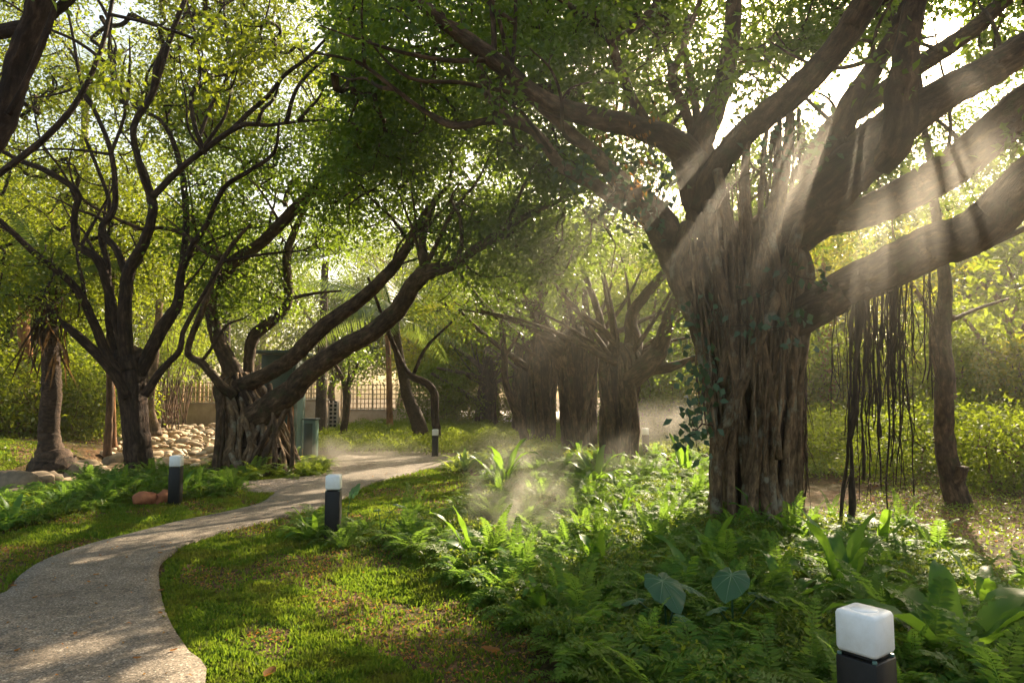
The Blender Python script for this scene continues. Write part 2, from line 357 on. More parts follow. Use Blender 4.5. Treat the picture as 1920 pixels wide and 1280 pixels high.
# re-pair so that cross sections stay square
def strip(L, Rr, z, m, name, thick=.0):
    g = Geo(); n = len(L); k = 9
    rows = []
    for i in range(n):
        row = []
        if thick: row.append((L[i][0], L[i][1], z - thick))
        for j in range(k):
            t = j / (k - 1); x = L[i][0] * (1 - t) + Rr[i][0] * t; y = L[i][1] * (1 - t) + Rr[i][1] * t
            row.append((x, y, z))
        if thick: row.append((Rr[i][0], Rr[i][1], z - thick))
        rows.append(row)
    w = len(rows[0]); V = np.array(rows).reshape(-1, 3)
    i, j = np.meshgrid(np.arange(w - 1), np.arange(n - 1)); a = (j * w + i).ravel()
    g.add(V, np.stack([a, a + 1, a + w + 1, a + w], -1)); return obj(name, g.mesh(name), m, kind='structure')
strip(PLs, PRs, .035, M['path'], 'path', .1)
PATHPOLY = np.concatenate([PLs, PRs[::-1]])
def inpoly(x, y, P):
    x = np.asarray(x); y = np.asarray(y); c = np.zeros(x.shape, bool); n = len(P); j = n - 1
    for i in range(n):
        xi, yi = P[i]; xj, yj = P[j]
        m_ = ((yi > y) != (yj > y)) & (x < (xj - xi) * (y - yi) / (yj - yi + 1e-12) + xi); c ^= m_; j = i
    return c
gl = resample([G(*q) for q in [(440, 903), (540, 896), (610, 884), (640, 850), (740, 846), (860, 850), (990, 852)]], 60)
gr = resample([G(*q) for q in [(440, 918), (500, 926), (560, 916), (660, 892), (740, 880), (860, 872), (990, 868)]], 60)
strip(gl, gr, .012, M['gravel'], 'gravel', .03)
GRAVPOLY = np.concatenate([gl, gr[::-1]])
# pale paving beyond the trees
g = Geo(); g.box((0, 57, .0), (80, 38, .04)); obj('plaza', g.mesh('plaza'), M['plaza'], kind='structure')
g = Geo(); q = np.array([G(*k) for k in [(1075, 800), (1300, 800), (1330, 880), (1080, 880)]])
g = Geo(); a = resample([G(x, y) for x, y in [(1060, 838), (1150, 835), (1260, 850), (1340, 872)]], 30); b_ = resample([G(x, y) for x, y in [(1060, 852), (1150, 850), (1260, 868), (1340, 905)]], 30)
strip(a, b_, .014, M['plaza'], 'footpath', .03)
# stream
sp = resample(STREAM, 50); tn = nrm(np.gradient(sp, axis=0)); nr = np.stack([-tn[:, 1], tn[:, 0]], -1)
strip(sp + nr * 1.2, sp - nr * 1.2, -.17, M['water'], 'stream_water')

# ------------------------------------------------------------------ foliage tools
def leaves(g, C, D, N, L, W, fold=.15):
    """one folded four-point leaf per row"""
    D = nrm(D); S = nrm(np.cross(D, N)); N2 = np.cross(S, D)
    L = np.broadcast_to(L, (len(C),))[:, None]; W = np.broadcast_to(W, (len(C),))[:, None]
    base = C; tip = C + D * L - N2 * L * .12; mid = C + D * L * .45 + N2 * W * fold
    a = mid + S * W * .5; b = mid - S * W * .5
    V = np.stack([base, a, tip, b], 1).reshape(-1, 3); n = len(C)
    g.add(V, np.arange(n * 4).reshape(-1, 4))
def gapf(P, s=1.0):
    x, y, z = P[:, 0] * s, P[:, 1] * s, P[:, 2] * s
    return np.sin(x * 1.9 + 1.3 * np.sin(z * 1.7 + y)) + np.sin(y * 1.3 + 1.1 * np.sin(x * 1.5)) + np.sin(z * 2.6 + 1.2 * np.sin(x * 1.1 + y * .7))
SKYGAPS = [(215, 40, 62), (160, 95, 35), (530, 392, 34), (880, 290, 20), (1755, 60, 45), (1740, 110, 42), (1640, 232, 40), (1700, 210, 38), (1850, 150, 34), (1600, 270, 22), (1905, 40, 26), (1850, 40, 22), (1570, 200, 20), (600, 90, 18)]
SKYGAPS = [(a, b, c * .8) for a, b, c in SKYGAPS]
def proj(P):
    y = P[:, 1]; z = P[:, 2] - CAMH
    dz = y * cp + z * sp_; up = -y * sp_ + z * cp
    return 960 + F * P[:, 0] / dz, 640 - F * up / dz
def zone_pts(zones, r, gap=None, gs=1.0):
    out = []
    for (x0, x1, y0, y1, d0, d1, n) in zones:
        P = UA(r.uniform(x0, x1, n), r.uniform(y0, y1, n), r.uniform(d0, d1, n)); out.append(P)
    P = np.concatenate(out)
    if gap is not None: P = P[gapf(P, gs) > gap]
    px, py = proj(P); k = np.ones(len(P), bool)
    for (a, b, rr) in SKYGAPS: k &= np.hypot(px - a, py - b) > rr * (.8 + .4 * np.sin(px * .08 + a) * np.sin(py * .09 + b))
    k &= sunclear(P, .9)
    return P[k & (P[:, 2] > .3)]
SDn = np.array(SD)
SUNT = [(px, py, None, rr) for px, py, rr in [(700, 890, .7), (790, 878, .7), (600, 925, .3), (560, 950, .25), (840, 900, .55), (930, 905, .5), (320, 1010, .16), (480, 980, .18), (90, 1240, .2), (270, 1270, .15), (160, 1060, .12),
    (690, 1110, .16), (640, 1180, .1), (470, 1100, .08), (540, 880, .8), (480, 890, .6), (215, 985, .3), (120, 1000, .2), (320, 850, 1.6), (260, 830, 1.2), (800, 835, 1.2), (40, 835, .6), (120, 850, .5), (680, 825, 1.8), (1700, 870, .6), (1850, 900, .5), (1560, 880, .5), (1450, 1060, .2), (1550, 1130, .2), (1200, 1130, .25), (1380, 1180, .2), (1100, 1200, .2), (1650, 1200, .2), (1800, 1150, .3), (1860, 1010, .35), (1900, 1050, .25), (1290, 900, .5), (1120, 930, .35), (1000, 950, .3), (900, 1040, .3), (1180, 1010, .2), (1340, 1060, .2), (1740, 1090, .25), (1050, 1110, .2)]]
SUNA = [(1150, 400, 7, .32), (1050, 550, 8, .35), (1000, 700, 8, .35), (1420, 300, 6.5, .3), (1700, 330, 6, .3), (950, 930, 6.9, .4), (1010, 1000, 6.6, .3), (1000, 830, 12, 1.0), (1300, 450, 6.6, .33), (1380, 600, 6.6, .25), (1480, 420, 6.2, .3), (1560, 300, 6.4, .25), (1860, 230, 5.6, .35), (1780, 330, 5.8, .25), (1180, 520, 6.6, .25), (1240, 330, 6.8, .25), (1900, 420, 5.4, .3), (1100, 760, 7, .35), (990, 900, 6.5, .35), (1640, 430, 6.2, .2), (1450, 800, 6.4, .25), (900, 780, 11, .5), (1230, 800, 12, .7)]
def sunholes():
    out = []
    for px, py, _, rr in SUNT: x, y = G(px, py); out.append((np.array([x, y, 0.]), rr))
    for px, py, d, rr in SUNA: out.append((U(px, py, d), rr * 1.35))
    return out
HOLES = sunholes()
def sunclear(P, k=1.0):
    m_ = np.ones(len(P), bool)
    for t, rr in HOLES:
        v = P - t; s = v @ SDn; q = np.linalg.norm(v - s[:, None] * SDn, axis=1); m_ &= (q > rr * k * (1 + .25 * np.sin(s * 1.7))) | (s < 1.2)
    return m_
def crown(targets, per, sig, L, W, r, flat=.6, droop=.3, keepgaps=True):
    C = np.repeat(targets, per, 0); n = len(C)
    off = r.normal(0, 1, (n, 3)) * sig * np.array([1, 1, flat]); P = C + off
    if keepgaps:
        px, py = proj(P); k = np.ones(n, bool)
        for (a, b, rr) in SKYGAPS: k &= (np.hypot(px - a, py - b) > rr * (.75 + .35 * np.sin(px * .13 + a) * np.sin(py * .17 + b))) | (r.random(n) < .12)
        k &= sunclear(P, .85) | (r.random(n) < .04)
        P, off = P[k], off[k]; n = len(P)
    D = nrm(off / sig * .7 + r.normal(0, .8, (n, 3)) + np.array([0, 0, -droop])); N = nrm(r.normal(0, .65, (n, 3)) + np.array([0, 0, 1.0]))
    s = r.uniform(.65, 1.25, n); g = Geo(); leaves(g, P, D, N, L * s, W * s, .18); return g
def grow(skel, skr, targets, r, rmin=.006, k=.38, maxr=.06):
    """joins every target to the nearest existing wood; returns twig geometry"""
    pts = [np.asarray(p, float) for p in skel]; par = [-1] * len(pts); base_n = len(pts)
    A = np.zeros((len(pts) + len(targets) * 4 + 4, 3)); A[:base_n] = skel; n = base_n
    from_d = np.array([np.min(np.linalg.norm(A[:base_n] - t, axis=1)) for t in targets]); order = np.argsort(from_d)
    par = np.full(len(A), -1); cnt = np.zeros(len(A)); chains = []
    for ti in order:
        t = targets[ti]; d = A[:n] - t; dd = (d * d).sum(1); i = int(np.argmin(dd)); p = A[i]; dist = math.sqrt(dd[i])
        if dist < .05: continue
        q = []
        side = r.normal(0, .13, 3) * dist
        for s in (.33, .66, 1.0):
            x = p * (1 - s) + t * s + side * math.sin(s * math.pi) + np.array([0, 0, -.05 * dist * math.sin(s * math.pi)])
            q.append(x)
        prev = i; idx = [i]
        for x in q: A[n] = x; par[n] = prev; prev = n; idx.append(n); n += 1
        chains.append(idx)
    cnt[:] = 0
    for ch in chains: cnt[ch[-1]] += 1
    for i in range(n - 1, base_n - 1, -1):
        cnt[par[i]] += cnt[i]
    rad = np.minimum(rmin * np.maximum(cnt, .6) ** k, maxr)
    g = Geo()
    for ci, ch in enumerate(chains):
        rr = [rad[j] for j in ch]; rr[0] = rad[ch[1]] * 1.15
        g.add(*tube(A[ch], rr, 5 if rr[0] > .012 else 4, 3 if rr[0] > .012 else 1, seed=ci % 97, cap=False))
    return g, A[:n]
class Tree:
    def __init__(s, name, label, cat, base, bark, leaf, group=None, seed=1):
        z = gzf(base[0], base[1]); s.base = np.array([base[0], base[1], z]); s.e = thing(name, label, cat, s.base, group)
        s.bark, s.leaf, s.w = bark, leaf, 1.0; s.sk = []; s.sr = []; s.r = np.random.default_rng(seed); s.seed = seed; s.k = 0
    def pl(s, pts):
        """px, py, forward distance, width in px -> world points and radii"""
        P = [U(a, b, d) for a, b, d, w in pts]; Rr = [w * s.w / 2 * d / F for a, b, d, w in pts]; return P, Rr
    def limb(s, pts, name='limb', m=None, sides=12, flute=.07, wob=.05, sub=6, g=None, link=True):
        P, Rr = s.pl(pts); s.k += 1
        t = tube(P, Rr, sides, sub, wob, flute, 3, s.seed * 7 + s.k)
        PR = catmull(np.concatenate([P, np.array(Rr)[:, None]], 1), 5); s.sk.append(PR[:, :3]); s.sr.append(PR[:, 3])
        if g is not None: g.add(*t); return
        gg = Geo(); gg.add(*t); return obj(name, gg.mesh(name, s.base, True), m or s.bark, s.e)
    def sprout(s, n, zmin, ln=(1.0, 2.3), r0=.022, seed=3):
        """thin side branches that leave the limbs and bend upward"""
        r = np.random.default_rng(seed); A = np.concatenate(s.sk); RR = np.concatenate(s.sr); A = A[RR > .02]; A = A[A[:, 2] > zmin]; c = A.mean(0)
        for i in range(n):
            p = A[int(r.integers(len(A)))]; out = nrm((p - c) * [1, 1, 0] + 1e-6); d = nrm(out * r.uniform(.1, .9) + r.normal(0, .45, 3) + [0, 0, r.uniform(.5, 1.2)]); L_ = r.uniform(*ln); q = [p]; e = p
            for k in range(4): e = e + d * L_ / 4; d = nrm(d + r.normal(0, .28, 3) + [0, 0, .12]); q.append(e)
            rr = r0 * r.uniform(.7, 1.3); rad = [rr * 1.3, rr, rr * .8, rr * .55, rr * .3]
            g = Geo(); g.add(*tube(q, rad, 7, 5, .05, 0, 3, i)); obj('side_branch', g.mesh('side_branch', s.base, True), s.bark, s.e); s.sk.append(catmull(q, 3)); s.sr.append(np.full(13, rr * .6))
    def crown(s, targets, per, sig, L, W, name='crown', m=None, flat=.6, rmin=.006, maxr=.05, keep=True, twig=True):
        sk = np.concatenate(s.sk)
        if twig:
            g, A = grow(sk, None, targets, s.r, rmin, .4, maxr); obj('branchwork', g.mesh('branchwork', s.base, True), s.bark, s.e)
        c = crown(targets, per, sig, L, W, s.r, flat, keepgaps=keep); return obj(name, c.mesh(name, s.base, attr=False), m or s.leaf, s.e)
def banyan_trunk(t, prof, nstr, seed, rs=(.018, .06), sides=40, core=.88, spread=.0, top_jit=.2):
    """fluted core with fused root strands running down it; prof = px, py, distance, width px from top to ground"""
    r = np.random.default_rng(seed); P, Rr = t.pl(prof); P = np.array(P); Rr = np.array(Rr)
    g = Geo(); Rc = Rr * core; Rc[0] *= .6; g.add(*tube(P, Rc, sides, 6, .02, .09, 5, seed))
    PR = catmull(np.concatenate([P, Rr[:, None]], 1), 6); t.sk.append(PR[:3, :3]); t.sr.append(PR[:3, 3])
    n = len(PR); u = np.linspace(0, 1, n); gc = g; g = Geo()
    for i in range(nstr):
        t0 = r.uniform(0, .35) * top_jit / .2 * (r.random() < .6); th0 = r.uniform(0, 2 * np.pi); dr = r.normal(0, .75); am = r.uniform(.08, .3); fq = r.uniform(3, 8)
        q = []; rad = []; rb = r.uniform(*rs) * (1.6 if r.random() < .2 else 1); f1, f2 = r.uniform(0, 6, 2)
        for v in np.linspace(t0, 1, 14):
            x = np.array([np.interp(v, u, PR[:, c]) for c in range(4)])
            th = th0 + dr * v + am * math.sin(fq * v + f1); rr_ = x[3] * (core + .07 + .05 * math.sin(7 * v + f2)) + rb * .3 + spread * max(0, v - .85) * r.uniform(.5, 2)
            rr_ *= 1 - .42 * max(0, 1 - (v - t0) / .1)
            q.append([x[0] + rr_ * math.cos(th), x[1] + rr_ * math.sin(th), x[2]]); rad.append(rb * (.8 + .4 * v))
        g.add(*tube(q, rad, 7, 2, .1, 0, 3, seed + i))
    o = obj('trunk', gc.mesh('trunk', t.base, True), M['bark_dark'], t.e); obj('root_lattice', g.mesh('root_lattice', t.base, True), M['strand'] if nstr > 80 or seed == 5 else M['bark_banyan'], t.e); return o  # core set in dark bark so gaps between the strands look shaded
def hang_root(t, px, y0, y1, d, w, drift=0, m=None, r=None, base_d=None):
    r = r or t.r; n = 9; q = []; rad = []; ph = r.uniform(0, 6)
    for i in range(n):
        v = i / (n - 1); q.append(U(px + drift * v + ((2.5 + w * .3) * math.sin(v * 7 + ph) + 2.2 * math.sin(v * 17 + 2 * ph)) * v, y0 + (y1 - y0) * v, d)); rad.append(max(.003, w / 2 * d / F * (1 - .3 * v) * r.uniform(.6, 1.4)))
    g = Geo(); g.add(*tube(q, rad, 6, 3, .25, 0, 3, int(px)))
    for k in range(int(r.integers(1, 5)) if w < 4 else 4):     # rootlets that fork off
        i = int(r.integers(2, n - 2)); a = q[i]; e = a + np.array([r.normal(0, .07), r.normal(0, .07), -r.uniform(.25, .7)])
        g.add(*tube([a, (a + e) / 2 + r.normal(0, .03, 3), e], [rad[i] * .6, .004, .003], 5, 3, 0, 0, 3, k))
    return obj('aerial_root', g.mesh('aerial_root', t.base, True), m or M['root'], t.e)

#@@TREES
# ------------------------------------------------------------------ the great banyan on the right
B = 8.2
t = Tree('banyan_tree', 'huge banyan with a thick root-wrapped trunk and broad limbs sweeping out to the right', 'tree', U(1425, 985, B)[:2], M['bark_banyan'], M['leaf'], 'banyan trees', 11)
banyan_trunk(t, [(1395, 445, B, 110), (1390, 480, B, 205), (1392, 510, B, 240), (1402, 600, B, 208), (1412, 700, B, 176), (1414, 800, B, 155), (1414, 900, B, 152), (1418, 975, B, 178), (1418, 1010, B, 225)], 88, 3, (.014, .062), core=.80, top_jit=.5)
# leaning strands in front of the trunk
for pts in ([(1500, 420, 7.6, 22), (1470, 520, 7.45, 24), (1430, 620, 7.35, 26), (1390, 720, 7.4, 26), (1350, 840, 7.5, 22), (1340, 980, 7.6, 20)],
            [(1290, 420, 7.7, 30), (1270, 520, 7.6, 26), (1305, 620, 7.55, 22), (1330, 740, 7.55, 18), (1345, 880, 7.55, 16), (1345, 985, 7.6, 16)],
            [(1330, 380, 7.6, 26), (1340, 480, 7.4, 22), (1365, 600, 7.4, 20), (1380, 720, 7.4, 16), (1370, 860, 7.5, 16), (1372, 990, 7.5, 16)],
            [(1490, 440, 8.0, 12), (1518, 500, 7.9, 15), (1515, 600, 7.9, 16), (1500, 720, 7.9, 14), (1498, 860, 7.9, 12), (1496, 985, 7.9, 12)],
            [(1440, 400, 7.4, 14), (1460, 520, 7.35, 16), (1470, 660, 7.45, 14), (1430, 800, 7.5, 12), (1400, 985, 7.5, 12)],
            [(1240, 430, 8.0, 40), (1262, 500, 7.9, 34), (1300, 590, 7.9, 30), (1325, 700, 7.8, 22), (1338, 820, 7.8, 16), (1338, 960, 7.8, 14)]):
    t.limb(pts, 'prop_root', sides=10, m=M['strand'])
L = t.limb
L([(1440, 620, 8.1, 70), (1500, 588, 7.9, 78), (1569, 551, 7.7, 76), (1650, 512, 7.4, 78), (1740, 468, 7.1, 82), (1817, 440, 6.8, 84), (1871, 400, 6.6, 86), (1940, 330, 6.3, 90), (2060, 230, 6.0, 88), (2200, 120, 5.8, 70)])
L([(1450, 500, 8.4, 60), (1529, 428, 8.5, 52), (1616, 398, 8.5, 60), (1700, 360, 8.4, 68), (1784, 312, 8.2, 72), (1851, 258, 8.0, 76), (1925, 200, 7.8, 80), (2040, 110, 7.5, 75), (2180, 10, 7.2, 60)])
L([(1420, 470, 8.0, 110), (1515, 392, 7.8, 96), (1599, 312, 7.6, 94), (1683, 238, 7.5, 82), (1767, 180, 7.4, 66), (1851, 134, 7.3, 62), (1925, 88, 7.1, 60), (2040, 10, 6.9, 54)])
L([(1500, 330, 9.0, 34), (1560, 240, 9.0, 36), (1623, 200, 9.0, 36), (1717, 128, 8.9, 36), (1800, 74, 8.8, 33), (1860, 25, 8.7, 30), (1930, -50, 8.6, 26)])
L([(1640, 310, 7.5, 60), (1676, 262, 7.3, 64), (1690, 168, 7.1, 58), (1700, 84, 7.0, 46), (1717, 0, 6.9, 40), (1735, -120, 6.8, 34)])
L([(1545, 340, 7.8, 40), (1565, 279, 7.8, 42), (1592, 202, 7.7, 44), (1633, 134, 7.6, 36), (1676, 67, 7.5, 28), (1700, 10, 7.4, 22), (1730, -60, 7.4, 16)])
L([(1320, 400, 8.0, 50), (1340, 325, 7.9, 46), (1398, 249, 7.8, 48), (1481, 178, 7.7, 52), (1549, 111, 7.5, 50), (1599, 44, 7.3, 52), (1625, 0, 7.2, 54), (1680, -100, 7.0, 48)])
L([(1330, 430, 8.2, 80), (1310, 350, 8.2, 75), (1310, 280, 8.2, 56), (1340, 202, 8.1, 44), (1364, 118, 8.0, 36), (1377, 0, 7.9, 30), (1385, -120, 7.8, 24)])
L([(1320, 370, 8.2, 80), (1300, 310, 8.2, 72), (1272, 272, 8.1, 56), (1211, 242, 8.0, 46), (1110, 220, 7.8, 40), (1043, 200, 7.7, 38), (993, 172, 7.6, 36), (925, 112, 7.4, 34), (842, 50, 7.3, 28), (784, 2, 7.2, 23), (710, -70, 7.1, 18)])
L([(1225, 250, 8.0, 20), (1184, 181, 7.9, 19), (1154, 107, 7.8, 20), (1147, 78, 7.8, 18), (1110, 40, 7.7, 13), (1053, 0, 7.6, 11), (990, -50, 7.5, 9)], sides=9)
L([(1147, 80, 7.8, 14), (1184, 57, 7.8, 13), (1228, 10, 7.8, 13), (1260, -60, 7.8, 11)], sides=8)
Mp = M['bark_pale']
L([(1290, 540, 7.9, 60), (1250, 440, 7.9, 62), (1211, 386, 7.9, 54), (1170, 350, 7.9, 40), (1110, 285, 7.9, 26), (1043, 228, 8.0, 19), (1000, 190, 8.0, 14), (960, 150, 8.1, 10)], m=Mp)
L([(1211, 396, 8.0, 34), (1154, 373, 8.1, 28), (1110, 343, 8.1, 24), (1053, 312, 8.2, 22), (1003, 248, 8.3, 19), (952, 215, 8.3, 15), (915, 181, 8.4, 14), (899, 124, 8.5, 12), (870, 50, 8.6, 10), (860, -40, 8.7, 8)], m=Mp)
L([(1005, 250, 8.3, 14), (960, 233, 8.2, 12), (915, 229, 8.1, 12), (848, 237, 8.0, 12), (791, 205, 7.9, 10), (741, 168, 7.8, 9), (684, 124, 7.8, 8), (640, 108, 7.7, 6), (590, 100, 7.7, 4)], sides=8)
L([(1330, 330, 8.3, 22), (1310, 235, 8.3, 17), (1297, 151, 8.3, 15), (1283, 84, 8.3, 13), (1310, 10, 8.3, 10), (1330, -60, 8.3, 8)], m=Mp, sides=8)
L([(1300, 250, 8.6, 20), (1280, 195, 8.6, 19), (1261, 158, 8.6, 18), (1262, 130, 8.6, 16), (1280, 98, 8.6, 15), (1290, 30, 8.6, 12)], m=Mp, sides=8)
L([(1000, 182, 7.6, 9), (930, 168, 7.6, 8), (860, 155, 7.6, 8), (780, 150, 7.6, 7), (730, 120, 7.6, 5), (680, 60, 7.6, 4)], sides=7)
L([(925, 112, 7.4, 12), (926, 60, 7.4, 10), (920, -10, 7.4, 9), (915, -80, 7.3, 8)], sides=7)
L([(960, 130, 7.5, 9), (966, 60, 7.5, 8), (967, -20, 7.5, 7)], sides=7)
L([(1720, 470, 7.6, 22), (1790, 480, 7.7, 18), (1860, 455, 7.8, 14), (1930, 425, 7.9, 11), (2020, 380, 8, 9)], sides=8)
for q in ([(1484, 180, 7.75, 12), (1478, 260, 7.7, 17), (1470, 340, 7.65, 20), (1455, 430, 7.55, 24), (1440, 560, 7.5, 22), (1425, 700, 7.5, 18)],
          [(1462, 200, 7.7, 9), (1460, 290, 7.6, 12), (1448, 380, 7.5, 15), (1420, 500, 7.45, 18), (1390, 640, 7.45, 15)],
          [(1404, 236, 7.8, 10), (1395, 340, 7.6, 18), (1400, 430, 7.5, 22), (1408, 540, 7.45, 20), (1440, 700, 7.45, 16), (1460, 860, 7.6, 14)],
          [(1440, 225, 7.7, 7), (1430, 320, 7.6, 10), (1428, 410, 7.5, 13), (1450, 520, 7.45, 14), (1475, 660, 7.5, 12)],
          [(1345, 320, 7.7, 20), (1362, 400, 7.55, 24), (1378, 480, 7.45, 24), (1372, 600, 7.4, 20), (1352, 720, 7.45, 16)]):
    t.limb(q, 'prop_root', sides=9, m=M['strand'])
# free-hanging roots under the lowest limb
rr = np.random.default_rng(5)
hang_root(t, 1612, 560, 985, 7.5, 13, -20); hang_root(t, 1600, 560, 975, 7.55, 7, -18); hang_root(t, 1622, 545, 900, 7.5, 6, -4)
hang_root(t, 1655, 520, 820, 7.4, 7, -8); hang_root(t, 1678, 505, 700, 7.3, 7, 0); hang_root(t, 1663, 515, 960, 7.4, 4, 4)
for i in range(46):
    x = rr.uniform(1565, 1745); y0 = 600 - (x - 1500) * .48; ln = rr.choice([rr.uniform(120, 250), rr.uniform(250, 420)])
    hang_root(t, x, y0 - 25, min(y0 + ln, 975), 7.75 - (x - 1500) * .0017, rr.uniform(1.5, 3.6), rr.normal(0, 14), r=rr)
for i in range(14):
    x = rr.uniform(1490, 1512); hang_root(t, x, 560, rr.uniform(900, 985), 8.1 + rr.uniform(-.2, .2), rr.uniform(3, 7), rr.normal(-4, 5), r=rr, m=M['bark_banyan'])
for i in range(12):
    x = rr.uniform(1430, 1500); y0 = 260 - (x - 1430) * .8; hang_root(t, x, y0, y0 + rr.uniform(120, 260), 7.9, rr.uniform(2, 8), rr.normal(0, 5), r=rr, m=M['bark_banyan'])
for i in range(30):                                       # long pale strands falling past the trunk from the limbs above it
    x = rr.uniform(1285, 1500); y0 = 445 + rr.uniform(-15, 25); hang_root(t, x, y0, rr.uniform(620, 900), 7.3 + rr.uniform(-.15, .3), rr.uniform(2.5, 7), (1405 - x) * .35 + rr.normal(0, 8), r=rr, m=M['strand'])
for i in range(10):
    x = rr.uniform(1325, 1440); hang_root(t, x, rr.uniform(300, 400), rr.uniform(600, 820), 7.35, rr.uniform(1.5, 3.5), rr.normal(12, 10), r=rr, m=M['bark_pale'])
z = [(640, 1300, -140, 170, 8.6, 12, 560), (640, 1250, 150, 330, 9, 12.5, 230), (1250, 1560, -140, 260, 9, 12.5, 270), (1500, 1780, -100, 250, 9, 12.5, 190), (1780, 2000, -60, 130, 8, 11, 90), (640, 1400, -140, 200, 6.6, 8.4, 60),
     (1000, 1300, 300, 520, 9.5, 12, 120), (1150, 1260, 420, 560, 8.6, 10, 20), (1330, 1700, 230, 460, 10, 12.5, 230), (2000, 2700, -500, 250, 6, 11, 90), (1000, 2300, -900, -150, 6.5, 12, 90)]  # the last two zones are unseen foliage added to cast shade
t.sprout(30, 4.2, (1.0, 2.2), .024, 4)
T_ = zone_pts(z, t.r, -1.0, 1.0)
t.crown(T_, 96, .22, .105, .05, rmin=.008, maxr=.06)
t.crown(zone_pts([(1650, 1990, 60, 330, 7, 9, 46)], t.r), 26, .22, .13, .06, 'leaf_spray')

# ------------------------------------------------------------------ banyan beside the green shed
B = 14.0
t = Tree('banyan_tree', 'banyan beside the green shed with two long bare limbs reaching right over the lawn', 'tree', U(480, 878, B)[:2], M['bark_banyan'], M['leaf'], 'banyan trees', 12)
banyan_trunk(t, [(445, 700, B, 60), (448, 730, B, 78), (465, 760, B, 92), (475, 800, B, 108), (480, 840, B, 128), (482, 875, B, 150), (482, 890, B, 160)], 60, 5, (.02, .06), 30, spread=.6)
L = t.limb; t.w = .9
L([(430, 735, 14, 40), (450, 724, 13.8, 36), (504, 699, 13.5, 32), (554, 665, 13.2, 33), (605, 615, 12.8, 33), (674, 564, 12.5, 29), (724, 517, 12.2, 26), (757, 474, 12, 22), (784, 430, 11.8, 17), (800, 395, 11.6, 12), (840, 350, 11.5, 9)])
L([(455, 800, 13.8, 60), (500, 768, 13.6, 56), (545, 735, 13.3, 50), (588, 692, 13, 44), (640, 655, 12.6, 40), (690, 628, 12.2, 38), (741, 588, 11.9, 37), (774, 537, 11.6, 37), (801, 510, 11.4, 34), (848, 497, 11.2, 22), (892, 467, 11, 19), (960, 420, 10.8, 15), (1040, 380, 10.6, 10), (1100, 350, 10.6, 7)])
L([(801, 512, 11.4, 28), (795, 480, 11.3, 20), (793, 440, 11.3, 15), (815, 380, 11.3, 10)])
L([(450, 740, 14, 44), (437, 695, 14, 36), (410, 638, 14, 30), (396, 564, 14, 24), (433, 497, 13.8, 28), (487, 457, 13.6, 24), (537, 408, 13.4, 25), (605, 336, 13.2, 20), (635, 296, 13, 16), (680, 240, 12.8, 12), (740, 160, 12.6, 8)])
L([(465, 740, 14.3, 26), (467, 682, 14.4, 22), (477, 631, 14.5, 26), (524, 591, 14.6, 21), (541, 558, 14.7, 18), (537, 480, 14.8, 17), (551, 437, 14.8, 14), (580, 370, 14.8, 10)])
L([(440, 740, 13.6, 24), (415, 722, 13.4, 19), (380, 682, 13.2, 16), (353, 665, 13.1, 14), (359, 631, 13, 13), (380, 581, 12.9, 13), (403, 514, 12.8, 12), (437, 457, 12.7, 9), (470, 420, 12.6, 6)])
L([(375, 680, 13.2, 8), (395, 655, 13.1, 7), (425, 610, 13, 6), (455, 598, 13, 4)], sides=7)
L([(433, 500, 13.8, 14), (400, 470, 13.6, 12), (320, 430, 13.4, 9), (250, 430, 13.2, 7)], sides=7)
L([(541, 560, 14.7, 9), (590, 550, 14.5, 7), (640, 545, 14.4, 5)], sides=7)
for x0, y0, x1, y1, w in ((410, 725, 404, 872, 18), (418, 735, 412, 870, 8), (505, 720, 515, 860, 12), (560, 700, 490, 868, 16), (530, 745, 470, 868, 14), (540, 740, 548, 860, 10)):
    L([(x0, y0, 13.5, w), ((x0 + x1) / 2 + 4, (y0 + y1) / 2, 13.3, w * .8), (x1, y1, 13.2, w * .9), (x1 - 2, y1 + 14, 13.2, w)], 'prop_root', sides=8)
t.sprout(26, 3.0, (1.0, 2.4), .028, 5)
z = [(330, 640, 190, 480, 12.5, 17, 330), (600, 1000, 180, 440, 11, 16, 360), (370, 560, 470, 585, 13, 16, 80), (860, 1060, 380, 520, 10.5, 13, 110)]
t.crown(zone_pts(z, t.r, -1.1), 80, .29, .1, .05, rmin=.009, maxr=.06)

# ------------------------------------------------------------------ dark vase-shaped tree on the left
B = 13.0
t = Tree('spreading_tree', 'dark rough-barked tree on the left forking into many steep bare stems', 'tree', U(265, 895, B)[:2], M['bark_dark'], M['leaf_left'], None, 13)
t.w = .84
g = Geo(); P, Rr = t.pl([(240, 660, B, 58), (245, 700, B, 62), (250, 760, B, 54), (257, 820, B, 54), (263, 880, B, 60), (264, 905, B, 76)])
g.add(*tube(P, Rr, 24, 8, .03, .06, 5, 2)); obj('trunk', g.mesh('trunk', t.base, True), t.bark, t.e)
L = t.limb
L([(243, 700, 13, 36), (234, 615, 12.8, 29), (240, 514, 12.6, 27), (269, 457, 12.4, 23), (286, 400, 12.2, 20), (283, 368, 12.2, 20), (262, 310, 12, 15), (250, 240, 11.8, 14), (286, 175, 11.6, 14), (312, 94, 11.4, 13), (333, 34, 11.2, 12), (360, -30, 11, 9)])
L([(283, 372, 12.2, 16), (336, 319, 12, 14), (386, 279, 11.8, 13), (450, 236, 11.5, 12), (504, 235, 11.4, 8), (560, 228, 11.3, 7), (620, 226, 11.2, 4)])
L([(430, 248, 11.6, 11), (463, 215, 11.5, 11), (504, 178, 11.4, 10), (535, 140, 11.2, 9), (575, 110, 11.1, 8), (615, 67, 11, 6), (650, 10, 10.9, 4)])
